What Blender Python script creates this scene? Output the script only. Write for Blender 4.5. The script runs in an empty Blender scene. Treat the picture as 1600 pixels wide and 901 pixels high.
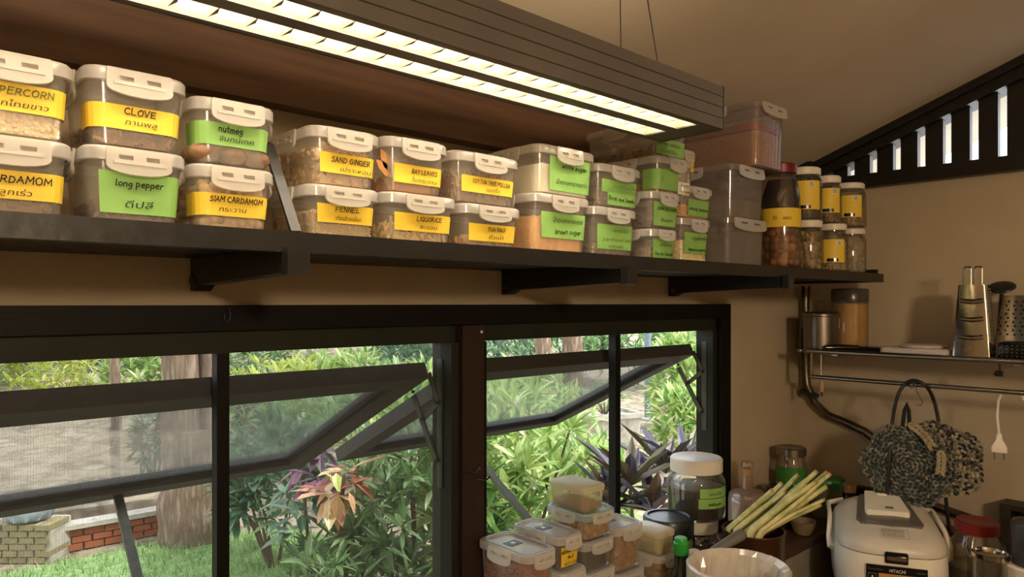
import bpy, math, random
from math import sin, cos, pi, radians as R
from mathutils import Vector, Matrix, Euler
random.seed(7)
S = bpy.context.scene
COL = S.collection

# ------------------------------------------------------------------ camera
E = 1.60                       # eye height
FPX, U0, V0 = 1110.0, 800.0, 473.0
cam_d = bpy.data.cameras.new('camera')
cam_d.sensor_width = 36.0
cam_d.lens = FPX / 1600 * 36
cam_d.shift_y = (V0 - 450.5) / 1600
cam_d.clip_start = 0.02
cam = bpy.data.objects.new('camera', cam_d)
cam.location = (0, 0, E)
cam.rotation_euler = (pi / 2, 0, -math.atan2(.676, .737))
COL.objects.link(cam)
S.camera = cam

# ------------------------------------------------------------------ world, exposure
W = bpy.data.worlds.new('overcast_sky')
S.world = W
W.use_nodes = True
wn = W.node_tree
wn.nodes.clear()
wo = wn.nodes.new('ShaderNodeOutputWorld')
wb = wn.nodes.new('ShaderNodeBackground')
tc = wn.nodes.new('ShaderNodeTexCoord')
nz = wn.nodes.new('ShaderNodeTexNoise')
nz.inputs['Scale'].default_value = 2.2
rp = wn.nodes.new('ShaderNodeValToRGB')
rp.color_ramp.elements[0].color = (.80, .90, 1.0, 1)
rp.color_ramp.elements[1].color = (1.0, 1.0, 1.0, 1)
wn.links.new(tc.outputs['Generated'], nz.inputs['Vector'])
wn.links.new(nz.outputs['Fac'], rp.inputs['Fac'])
wn.links.new(rp.outputs['Color'], wb.inputs['Color'])
wb.inputs['Strength'].default_value = 2.9
wn.links.new(wb.outputs['Background'], wo.inputs['Surface'])

sun_d = bpy.data.lights.new('hazy_sun', 'SUN')
sun_d.energy = 5.0
sun_d.angle = R(12)
sun_d.color = (1.0, .95, .85)
sun = bpy.data.objects.new('hazy_sun', sun_d)
sun.rotation_euler = (R(28), R(24), 0)
sun.location = (3, 6, 8)
COL.objects.link(sun)

TUBE_POWER = 42.0              # emission of the two fluorescent tubes
FILL_LAMP = 150.0                # emission of the globe added behind the camera as warm fill
S.view_settings.view_transform = 'Standard'
S.view_settings.look = 'None'
S.view_settings.gamma = 1.0
S.view_settings.use_curve_mapping = False
S.view_settings.exposure = 0.0
S.cycles.use_denoising = True
S.cycles.max_bounces = 10
S.cycles.diffuse_bounces = 4
S.cycles.transparent_max_bounces = 24
S.cycles.sample_clamp_indirect = 4.0

# ------------------------------------------------------------------ helpers
def ray(u, v):
    t = (u - U0) / FPX
    return Vector((.676 + .737 * t, .737 - .676 * t, (V0 - v) / FPX))
def at(u, v, X=None, Y=None, Z=None, s=None):
    """world point seen at a photo pixel, on a given real plane"""
    d = ray(u, v)
    if X is not None: s = X / d.x
    if Y is not None: s = Y / d.y
    if Z is not None: s = (Z - E) / d.z
    return Vector((d.x * s, d.y * s, E + d.z * s))

def lin(h):
    h = h.lstrip('#')
    o = []
    for i in (0, 2, 4):
        c = int(h[i:i + 2], 16) / 255
        o.append(c / 12.92 if c <= .04045 else ((c + .055) / 1.055) ** 2.4)
    return (*o, 1)

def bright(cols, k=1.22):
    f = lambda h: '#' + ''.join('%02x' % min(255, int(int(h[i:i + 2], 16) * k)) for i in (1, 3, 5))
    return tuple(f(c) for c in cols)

class MB:
    def __init__(s): s.v = []; s.f = []
    def add(s, vs, fs):
        b = len(s.v)
        s.v += [tuple(p) for p in vs]
        s.f += [tuple(i + b for i in f) for f in fs]
        return s
    def box(s, x0, x1, y0, y1, z0, z1, M=None):
        vs = [(x, y, z) for z in (z0, z1) for (x, y) in ((x0, y0), (x1, y0), (x1, y1), (x0, y1))]
        if M: vs = [M @ Vector(p) for p in vs]
        return s.add(vs, [(3, 2, 1, 0), (4, 5, 6, 7), (0, 1, 5, 4), (1, 2, 6, 5), (2, 3, 7, 6), (3, 0, 4, 7)])
    def bar(s, a, b, w, t, up=(0, 0, 1)):
        """rectangular bar from a to b: w across, t along up"""
        a = Vector(a); b = Vector(b); d = (b - a).normalized(); up = Vector(up)
        r = d.cross(up).normalized(); n = r.cross(d).normalized()
        vs = []
        for p in (a, b):
            for i, j in ((-1, -1), (1, -1), (1, 1), (-1, 1)):
                vs.append(p + r * (i * w / 2) + n * (j * t / 2))
        return s.add(vs, [(3, 2, 1, 0), (4, 5, 6, 7), (0, 1, 5, 4), (1, 2, 6, 5), (2, 3, 7, 6), (3, 0, 4, 7)])
    def loft(s, rings, cap0=True, cap1=True, closed=True):
        n = len(rings[0]); b = len(s.v)
        for r in rings: s.v += [tuple(p) for p in r]
        for k in range(len(rings) - 1):
            for i in range(n if closed else n - 1):
                j = (i + 1) % n
                s.f.append((b + k * n + i, b + k * n + j, b + (k + 1) * n + j, b + (k + 1) * n + i))
        if cap0: s.f.append(tuple(b + i for i in range(n - 1, -1, -1)))
        if cap1: s.f.append(tuple(b + (len(rings) - 1) * n + i for i in range(n)))
        return s
    def lathe(s, prof, n=24, c=(0, 0, 0), cap0=True, cap1=True, M=None):
        rings = []
        for r, z in prof:
            ring = [Vector((c[0] + r * cos(2 * pi * i / n), c[1] + r * sin(2 * pi * i / n), c[2] + z)) for i in range(n)]
            if M: ring = [M @ p for p in ring]
            rings.append(ring)
        return s.loft(rings, cap0, cap1)
    def tube(s, pts, r, n=8, cap=True):
        pts = [Vector(p) for p in pts]
        rings = []; ref = None
        for i, p in enumerate(pts):
            d = (pts[min(i + 1, len(pts) - 1)] - pts[max(i - 1, 0)]).normalized()
            if ref is None:
                ref = Vector((0, 0, 1)) if abs(d.z) < .9 else Vector((1, 0, 0))
            a = d.cross(ref).normalized(); bb = a.cross(d).normalized(); ref = bb
            rr = r[i] if isinstance(r, (list, tuple)) else r
            rings.append([p + a * (rr * cos(2 * pi * k / n)) + bb * (rr * sin(2 * pi * k / n)) for k in range(n)])
        return s.loft(rings, cap, cap)
    def prism(s, poly, t, M):
        """flat polygon (a,b) with thickness t along local third axis, placed by M"""
        n = len(poly)
        vs = [M @ Vector((a, b, 0)) for a, b in poly] + [M @ Vector((a, b, t)) for a, b in poly]
        fs = [tuple(range(n - 1, -1, -1)), tuple(range(n, 2 * n))]
        fs += [(i, (i + 1) % n, n + (i + 1) % n, n + i) for i in range(n)]
        return s.add(vs, fs)
    def blob(s, c, rx, ry, rz, rot=None, lum=0.0, sub=0):
        c = Vector(c)
        q = rot.to_matrix() if rot is not None else None
        vs = []
        for p in ICO[sub][0]:
            k = 1 + (random.uniform(-lum, lum) if lum else 0)
            w = Vector((p[0] * rx * k, p[1] * ry * k, p[2] * rz * k))
            if q: w = q @ w
            vs.append(c + w)
        return s.add(vs, ICO[sub][1])
    def build(s, name, mat, parent=None, smooth=False, loc=None):
        me = bpy.data.meshes.new(name)
        me.from_pydata(s.v, [], s.f)
        me.materials.append(mat)
        if smooth:
            me.polygons.foreach_set('use_smooth', [True] * len(me.polygons))
            try: me.set_sharp_from_angle(angle=R(40))
            except Exception: pass
        o = bpy.data.objects.new(name, me)
        COL.objects.link(o)
        if parent is not None: o.parent = parent
        if loc is not None: o.location = loc
        return o

def _ico():
    g = (1 + 5 ** .5) / 2
    v = [Vector(p).normalized() for p in [(-1, g, 0), (1, g, 0), (-1, -g, 0), (1, -g, 0), (0, -1, g), (0, 1, g), (0, -1, -g), (0, 1, -g), (g, 0, -1), (g, 0, 1), (-g, 0, -1), (-g, 0, 1)]]
    f = [(0, 11, 5), (0, 5, 1), (0, 1, 7), (0, 7, 10), (0, 10, 11), (1, 5, 9), (5, 11, 4), (11, 10, 2), (10, 7, 6), (7, 1, 8), (3, 9, 4), (3, 4, 2), (3, 2, 6), (3, 6, 8), (3, 8, 9), (4, 9, 5), (2, 4, 11), (6, 2, 10), (8, 6, 7), (9, 8, 1)]
    out = [([tuple(p) for p in v], f)]
    for _ in range(2):
        v = [Vector(p) for p in out[-1][0]]; f2 = []; cache = {}
        def mid(a, b):
            k = (min(a, b), max(a, b))
            if k not in cache:
                v.append(((v[a] + v[b]) / 2).normalized()); cache[k] = len(v) - 1
            return cache[k]
        for a, b, c in out[-1][1]:
            x, y, z = mid(a, b), mid(b, c), mid(c, a)
            f2 += [(a, x, z), (b, y, x), (c, z, y), (x, y, z)]
        out.append(([tuple(p) for p in v], f2))
    return out
ICO = _ico()

def rr(w, d, r, z, n=5, cx=0, cy=0):
    """rounded rectangle ring, counter-clockwise, starting on the left of the front (-y) side"""
    r = min(r, w / 2 - 1e-4, d / 2 - 1e-4)
    P = []
    for (sx, sy, a0) in ((-1, -1, pi), (1, -1, 1.5 * pi), (1, 1, 0), (-1, 1, .5 * pi)):
        for i in range(n):
            a = a0 + (pi / 2) * i / (n - 1)
            P.append(Vector((cx + sx * (w / 2 - r) + r * cos(a), cy + sy * (d / 2 - r) + r * sin(a), z)))
    return P

def empty(name, loc=(0, 0, 0), rz=0):
    o = bpy.data.objects.new(name, None)
    o.empty_display_size = .05
    o.location = loc
    o.rotation_euler = (0, 0, rz)
    COL.objects.link(o)
    return o
def tag(o, label, cat=None, group=None, kind=None):
    o['label'] = label
    if cat: o['category'] = cat
    if group: o['group'] = group
    if kind: o['kind'] = kind
    return o
def struct(o, label=None, cat=None):
    o['kind'] = 'structure'
    if label: o['label'] = label
    if cat: o['category'] = cat
    return o
def share(o, parent, loc, rot=(0, 0, 0), scale=(1, 1, 1), name=None):
    c = o.copy()
    if name: c.name = name
    COL.objects.link(c)
    c.parent = parent; c.location = loc; c.rotation_euler = rot; c.scale = scale
    return c

# ------------------------------------------------------------------ materials
def newmat(name):
    m = bpy.data.materials.new(name); m.use_nodes = True
    nt = m.node_tree; nt.nodes.clear()
    out = nt.nodes.new('ShaderNodeOutputMaterial')
    return m, nt, out
def mat(name, c1, c2=None, rough=.6, metal=0, scale=30, bump=0, bscale=None, stretch=None, island=False, spec=.5, detail=4, trans=0):
    """principled with two-tone noise (or per-island random) colour and noise relief"""
    m, nt, out = newmat(name)
    b = nt.nodes.new('ShaderNodeBsdfPrincipled')
    b.inputs['Roughness'].default_value = rough
    b.inputs['Metallic'].default_value = metal
    b.inputs['Specular IOR Level'].default_value = spec
    t = nt.nodes.new('ShaderNodeTexCoord')
    vec = t.outputs['Object']
    if stretch:
        mp = nt.nodes.new('ShaderNodeMapping')
        mp.inputs['Scale'].default_value = stretch
        nt.links.new(vec, mp.inputs['Vector']); vec = mp.outputs['Vector']
    n = nt.nodes.new('ShaderNodeTexNoise')
    n.inputs['Scale'].default_value = scale; n.inputs['Detail'].default_value = detail
    nt.links.new(vec, n.inputs['Vector'])
    cols = [c1] + (c2 if isinstance(c2, list) else [c2] if c2 else [c1])
    r = nt.nodes.new('ShaderNodeValToRGB')
    el = r.color_ramp.elements
    lo, hi = (0, 1) if island else (.32, .68)
    while len(el) < len(cols): el.new(.5)
    for i, c in enumerate(cols):
        el[i].position = lo + (hi - lo) * i / max(1, len(cols) - 1)
        el[i].color = lin(c)
    if island:
        g = nt.nodes.new('ShaderNodeNewGeometry')
        oi = nt.nodes.new('ShaderNodeObjectInfo')
        ad = nt.nodes.new('ShaderNodeMath'); ad.operation = 'ADD'
        fr = nt.nodes.new('ShaderNodeMath'); fr.operation = 'FRACT'
        nt.links.new(g.outputs['Random Per Island'], ad.inputs[0]); nt.links.new(oi.outputs['Random'], ad.inputs[1])
        nt.links.new(ad.outputs['Value'], fr.inputs[0]); nt.links.new(fr.outputs['Value'], r.inputs['Fac'])
    else:
        nt.links.new(n.outputs['Fac'], r.inputs['Fac'])
    nt.links.new(r.outputs['Color'], b.inputs['Base Color'])
    if bump:
        bn = nt.nodes.new('ShaderNodeTexNoise')
        bn.inputs['Scale'].default_value = bscale or scale * 3
        bn.inputs['Detail'].default_value = 3
        nt.links.new(vec, bn.inputs['Vector'])
        bp = nt.nodes.new('ShaderNodeBump')
        bp.inputs['Strength'].default_value = bump
        bp.inputs['Distance'].default_value = .003
        nt.links.new(bn.outputs['Fac'], bp.inputs['Height'])
        nt.links.new(bp.outputs['Normal'], b.inputs['Normal'])
    sh = b.outputs['BSDF']
    if trans:
        tr = nt.nodes.new('ShaderNodeBsdfTranslucent')
        nt.links.new(r.outputs['Color'], tr.inputs['Color'])
        mx = nt.nodes.new('ShaderNodeMixShader'); mx.inputs['Fac'].default_value = trans
        nt.links.new(sh, mx.inputs[1]); nt.links.new(tr.outputs['BSDF'], mx.inputs[2])
        sh = mx.outputs['Shader']
    nt.links.new(sh, out.inputs['Surface'])
    return m
def clear(name, tint, haze, hazecol='#f2efe6', gloss=.12, rough=.08, noise=0):
    """thin clear plastic or glass wall: straight-through light, some milky scatter, a fresnel gloss"""
    m, nt, out = newmat(name)
    tr = nt.nodes.new('ShaderNodeBsdfTransparent'); tr.inputs['Color'].default_value = lin(tint)
    df = nt.nodes.new('ShaderNodeBsdfDiffuse'); df.inputs['Color'].default_value = lin(hazecol)
    tl = nt.nodes.new('ShaderNodeBsdfTranslucent'); tl.inputs['Color'].default_value = lin(hazecol)
    hz = nt.nodes.new('ShaderNodeMixShader'); hz.inputs['Fac'].default_value = .4
    nt.links.new(df.outputs['BSDF'], hz.inputs[1]); nt.links.new(tl.outputs['BSDF'], hz.inputs[2])
    m1 = nt.nodes.new('ShaderNodeMixShader'); m1.inputs['Fac'].default_value = haze
    if noise:
        t = nt.nodes.new('ShaderNodeTexCoord'); n = nt.nodes.new('ShaderNodeTexNoise'); n.inputs['Scale'].default_value = 40
        mr = nt.nodes.new('ShaderNodeMapRange'); mr.inputs['To Min'].default_value = haze - noise; mr.inputs['To Max'].default_value = haze + noise
        nt.links.new(t.outputs['Object'], n.inputs['Vector']); nt.links.new(n.outputs['Fac'], mr.inputs['Value']); nt.links.new(mr.outputs['Result'], m1.inputs['Fac'])
    nt.links.new(tr.outputs['BSDF'], m1.inputs[1]); nt.links.new(hz.outputs['Shader'], m1.inputs[2])
    gl = nt.nodes.new('ShaderNodeBsdfGlossy'); gl.inputs['Roughness'].default_value = rough
    lw = nt.nodes.new('ShaderNodeLayerWeight'); lw.inputs['Blend'].default_value = .25
    mu = nt.nodes.new('ShaderNodeMath'); mu.operation = 'MULTIPLY_ADD'
    mu.inputs[1].default_value = .5; mu.inputs[2].default_value = gloss * .35
    nt.links.new(lw.outputs['Fresnel'], mu.inputs[0])
    m2 = nt.nodes.new('ShaderNodeMixShader')
    nt.links.new(mu.outputs['Value'], m2.inputs['Fac'])
    nt.links.new(m1.outputs['Shader'], m2.inputs[1]); nt.links.new(gl.outputs['BSDF'], m2.inputs[2])
    nt.links.new(m2.outputs['Shader'], out.inputs['Surface'])
    return m
def emit(name, col, k):
    m, nt, out = newmat(name)
    e = nt.nodes.new('ShaderNodeEmission'); e.inputs['Color'].default_value = lin(col); e.inputs['Strength'].default_value = k
    nt.links.new(e.outputs['Emission'], out.inputs['Surface'])
    return m

M = {}
M['wall'] = mat('wall_paint', '#b8aa92', '#ad9f87', .9, scale=5, bump=.35, bscale=160)
M['ceil'] = mat('ceiling_paint', '#d6c9b6', '#cabda9', .9, scale=4, bump=.15, bscale=90)
M['floor'] = mat('floor_tile', '#6d5a48', '#5c4b3c', .6, scale=6)
M['brownwood'] = mat('brown_wood', '#70543f', '#5b4231', .55, scale=6, stretch=(1, 8, 14), bump=.1)
M['black'] = mat('black_paint', '#131210', '#1c1a17', .38, scale=12, bump=.25, bscale=60)
M['frame'] = mat('window_black_wood', '#090807', '#0f0d0a', .55, scale=9, stretch=(1, 1, 6), bump=.2, bscale=40, spec=.2)
M['frame_green'] = mat('window_green_wood', '#1d1f17', '#26281e', .6, scale=9, bump=.15, spec=.25)
M['frame_red'] = mat('window_redbrown_wood', '#1f0f09', '#29140c', .55, scale=10, stretch=(4, 4, 1), bump=.15)
M['sash'] = mat('sash_grey_wood', '#2c2924', '#37332c', .7, scale=8, stretch=(1, 6, 6), bump=.15)
M['steel'] = mat('brushed_steel', '#a09a90', '#8a847a', .3, 1, scale=60, stretch=(1, 1, 8))
M['chrome'] = mat('polished_steel', '#c8c2b4', '#b5ae9e', .14, 1, scale=8, bump=.35, bscale=14)
M['pipe'] = mat('tarnished_pipe', '#7e7466', '#5a5146', .34, 1, scale=20)
M['stay'] = mat('stay_metal', '#4a4b40', '#3a3b32', .45, .5, scale=40)
M['housing'] = mat('lamp_housing', '#68625b', '#5f5953', .5, .2, scale=8)
M['reflector'] = mat('lamp_reflector', '#93866a', '#7c7056', .45, .0, scale=60)
M['tube'] = emit('tube_glow', '#ffecd0', TUBE_POWER)
M['globe'] = emit('fill_globe_glow', '#ffe2bc', FILL_LAMP)
M['wire'] = mat('black_wire', '#151412', '#201e1b', .5)
M['mesh'] = mat('screen_mesh', '#4c4e4e', '#424444', .6)
M['glass'] = clear('window_glass', '#fafcfb', .09, '#eef2f2', .06, .03)
M['box'] = clear('box_plastic', '#f7f5f0', .19, '#f4f0e6', .14, .16, .04)
M['lid'] = clear('lid_plastic', '#f7f5ef', .48, '#fbf8f0', .16, .2, .05)
M['clip'] = clear('clip_plastic', '#f7f5ef', .46, '#fbf8f0', .2, .16)
M['box_grey'] = clear('box_plastic_grey', '#e6e2e0', .28, '#d2ccca', .22, .1, .05)
M['seal'] = clear('seal_silicone', '#cfcfd6', .7, '#bcbcc6', .1, .3)
M['jarglass'] = clear('jar_glass', '#efeade', .05, '#e8e2d4', .28, .04)
M['darkglass'] = clear('dark_bottle_glass', '#241a10', .25, '#120d08', .3, .04)
M['yellow'] = mat('yellow_tape', '#e9c840', '#e2bf37', .55, scale=40, bump=.08)
M['green'] = mat('green_tape', '#88b862', '#7fae59', .55, scale=40, bump=.08)
M['ink'] = mat('black_ink', '#1c1a14', '#0f0e0a', .7)
M['fadeink'] = mat('faded_ink', '#6d7a34', '#5b682c', .7)
M['olive_ink'] = mat('faded_ink_yellow', '#97802a', '#866f22', .7)
M['whitelid'] = mat('white_lid_plastic', '#e6e0d4', '#d9d2c4', .4, scale=20)
M['redlid'] = mat('red_lid_plastic', '#7c1c1a', '#6a1614', .35, scale=20)
M['blacklid'] = mat('black_lid_plastic', '#1b2326', '#141a1c', .35, scale=20)
M['whiteplastic'] = mat('cooker_white', '#f2ede0', '#ebe5d6', .3, scale=12)
M['greylid'] = mat('cooker_silver_lid', '#d4cfc4', '#cac5ba', .34, .0, scale=20)
M['darkgrey'] = mat('cooker_dark_grey', '#67645e', '#5d5a54', .3, scale=20)
M['blackgloss'] = mat('gloss_black', '#0c0c0d', '#121214', .12)
M['amber'] = mat('amber_panel', '#c8923e', '#b88232', .4)
M['lcd'] = mat('lcd_olive', '#6b552c', '#5d4a26', .3)
M['whiteprint'] = mat('white_print', '#efece4', '#e4e0d6', .5)
M['greyprint'] = mat('grey_print', '#77726a', '#6a655d', .6)
M['cream'] = clear('cream_plastic', '#e9e0c4', .8, '#e8dfc2', .12, .3)

# ================================================================== ROOM SHELL
XR, YW = 2.10, 1.00            # right wall plane, window wall plane
XL, YB = -2.0, -2.2
SILL, HEAD = .98, 1.597
def ceil_z(y): return 1.989 + .363 * (1 - y)
WX0, WX1 = -.07, 1.6825        # rough opening in the window wall

mb = MB()
mb.box(XL, WX0, YW, YW + .06, 0, 2.0)
mb.box(WX1, XR + .12, YW, YW + .06, 0, 2.0)
mb.box(WX0, WX1, YW, YW + .06, 0, SILL - .03)
mb.box(WX0, WX1, YW, YW + .06, HEAD, 2.0)
struct(mb.build('wall_window', M['wall']), 'beige plastered wall around the black window frames', 'wall')
# right wall, open gable above
RAIL0, RAIL1 = E + .325, E + .361
mb = MB()
mb.box(XR, XR + .12, YB, YW, 0, RAIL0)
mb.prism([(YB, RAIL0), (-.55, RAIL0), (-.55, ceil_z(-.55)), (YB, ceil_z(YB))], .12, Matrix(((0, 0, 1, XR), (1, 0, 0, 0), (0, 1, 0, 0), (0, 0, 0, 1))))
struct(mb.build('wall_right', M['wall']), 'beige plastered side wall behind the steel shelf', 'wall')
mb = MB(); mb.prism([(YB, 0), (YW + .12, 0), (YW + .12, ceil_z(YW + .12)), (YB, ceil_z(YB))], .12, Matrix(((0, 0, 1, XL - .12), (1, 0, 0, 0), (0, 1, 0, 0), (0, 0, 0, 1))))
struct(mb.build('wall_left', M['wall']), 'plain beige wall on the far left side', 'wall')
mb = MB(); mb.box(XL, XR, YB - .12, YB, 0, ceil_z(YB))
struct(mb.build('wall_back', M['wall']), 'plain beige wall behind the viewer', 'wall')
mb = MB(); mb.box(XL - .12, XR + .12, YB - .12, YW + .12, -.08, 0)
struct(mb.build('floor', M['floor']), 'brown kitchen floor', 'floor')
mb = MB()
y0, y1 = YB - .15, YW + .35
mb.prism([(y0, ceil_z(y0)), (y1, ceil_z(y1)), (y1, ceil_z(y1) + .06), (y0, ceil_z(y0) + .06)], XR - XL + .7, Matrix(((0, 0, 1, XL - .2), (1, 0, 0, 0), (0, 1, 0, 0), (0, 0, 0, 1))))
struct(mb.build('ceiling', M['ceil']), 'sloping beige ceiling', 'ceiling')

# gable of black slats under the roof slope
g = empty('trim_1', (XR, .5, RAIL0))
struct(g, 'black slatted gable under the sloping ceiling', 'gable')
def gl(m, name): return m.build(name, M['black'], g)
off = Vector((XR, .5, RAIL0))
m = MB(); m.box(-.03, .06, -1.06, .49, -.002, .036); gl(m, 'bottom_rail')
m = MB()
for (h0, h1, x0, x1) in ((.0, .022, -.045, .05), (.022, .05, -.03, .05)):
    P = [(-1.06, ceil_z(-.56) - h1 - RAIL0), (.49, ceil_z(.99) - h1 - RAIL0), (.49, ceil_z(.99) - h0 - RAIL0), (-1.06, ceil_z(-.56) - h0 - RAIL0)]
    m.prism(P, x1 - x0, Matrix(((0, 0, 1, x0), (1, 0, 0, 0), (0, 1, 0, 0), (0, 0, 0, 1))))
gl(m, 'sloped_rail')
for k in range(23):
    yc = .8427 + .0305 - .061 * k
    zt = ceil_z(yc) - .02
    m = MB(); m.box(-.01, .012, yc - .021 - .5, yc + .021 - .5, .03, zt - RAIL0)
    gl(m, 'slat')
m = MB(); m.box(2.025, 2.098, .93, .995, E + .30, E + .41)
struct(m.build('trim_2', M['black']), 'short black post in the corner under the roof')

# brown board along the top of the window wall
m = MB(); m.box(XL, 2.02, .965, .999, E + .282, ceil_z(.965) - .002)
struct(m.build('trim_3', M['brownwood']), 'brown wooden board above the container shelf', 'board')

# worktop and raised ledge
m = MB(); m.box(-.9, XR - .002, .45, YW - .002, .845, .88); m.box(1.5, XR - .002, -1.2, .45, .845, .88)
tag(m.build('worktop', mat('worktop_dark', '#3a322a', '#2e2720', .45, scale=8, bump=.1)), 'dark kitchen worktop under the window', 'worktop')
m = MB(); m.box(-.88, 2.09, .55, .99, 0.001, .845); m.box(1.56, 2.09, -1.2, .549, 0.001, .845)
tag(m.build('base_cabinet', M['brownwood']), 'brown wooden base cabinet under the worktop', 'cabinet')
lg = empty('plank_ledge', (1.78, .90, .88))
tag(lg, 'low pale block with dark wooden plank top in the corner', 'ledge')
m = MB(); m.box(-.30, .31, -.085, .095, .0005, .112); m.build('block', mat('ledge_block', '#8f8778', '#7f7768', .8, scale=9), lg)
m = MB(); m.box(-.31, .312, -.10, .096, .112, .1305); m.build('plank', mat('ledge_plank', '#4a2f1d', '#3a2415', .5, scale=8, stretch=(1, 8, 8)), lg)

# ================================================================== WINDOWS
OP = [(-.006, .764), (.845, 1.615)]      # clear openings
wf = empty('window_1', (.8, 1.0, SILL))
struct(wf, 'black double window frame with red-brown centre post', 'window')
def wp(m, name, mt): return m.build(name, M[mt], wf)
L = lambda x, y, z: (x - .8, y - 1.0, z - SILL)
def wbox(m, x0, x1, y0, y1, z0, z1): return m.box(x0 - .8, x1 - .8, y0 - 1, y1 - 1, z0 - SILL, z1 - SILL)
m = MB(); wbox(m, WX0, WX1, .985, 1.046, 1.562, HEAD); wp(m, 'head', 'frame')
m = MB(); wbox(m, WX0, WX1, 1.0, 1.046, 1.530, 1.562); wp(m, 'head_bead', 'frame_green')
m = MB(); wbox(m, WX0, -.006, .985, 1.046, SILL, 1.53); wp(m, 'jamb', 'frame')
m = MB(); wbox(m, 1.635, WX1, .985, 1.046, SILL, 1.562); wp(m, 'jamb', 'frame')
m = MB(); wbox(m, 1.615, 1.635, .997, 1.046, SILL, 1.53); wp(m, 'jamb_lining', 'frame_green')
m = MB(); wbox(m, .78, .829, .978, 1.046, SILL, 1.56); wp(m, 'centre_post', 'frame_red')
m = MB(); wbox(m, .764, .78, .99, 1.046, SILL, 1.53); wp(m, 'post_bead', 'frame_green')
m = MB(); wbox(m, .829, .845, .99, 1.046, SILL, 1.53); wp(m, 'post_bead', 'frame')
m = MB(); wbox(m, WX0, WX1, .96, 1.14, SILL - .03, SILL); wp(m, 'sill', 'frame')
for x in (.372, 1.236):
    m = MB(); wbox(m, x - .0085, x + .0085, 1.0, 1.02, SILL, 1.53); wp(m, 'mullion', 'frame')
# little hook and eye on the head, hook on the post
m = MB(); m.tube([Vector(L(.37, .984, 1.583)) + Vector((.004 * sin(a), -.004, .011 * cos(a))) for a in [k * .7 for k in range(8)]], .0014, 6); wp(m, 'hook_eye', 'wire')
m = MB(); m.tube([L(.845 - .06, .976, 1.305), L(.80, .968, 1.30), L(.806, .966, 1.308), L(.812, .97, 1.305)], .0018, 6); m.tube([L(.81, .976, 1.285), L(.822, .966, 1.283), L(.834, .968, 1.288)], .0018, 6); wp(m, 'hook', 'wire')
m = MB(); m.blob(L(.822, .977, 1.548), .003, .003, .003); wp(m, 'screw', 'whitelid')
# insect screens
def screen(x0, x1):
    m = MB(); p = .0016; w = .00013; z0, z1 = SILL, 1.53
    k = x0
    y = 1.022
    while k < x1:
        wbox(m, k - w, k + w, y, y + .0002, z0, z1); k += p
    k = z0
    while k < z1:
        wbox(m, x0, x1, y, y + .0002, k - w, k + w); k += p
    o = wp(m, 'insect_screen', 'mesh'); o['kind'] = 'stuff'
screen(-.006, .363); screen(.381, .764)
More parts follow.
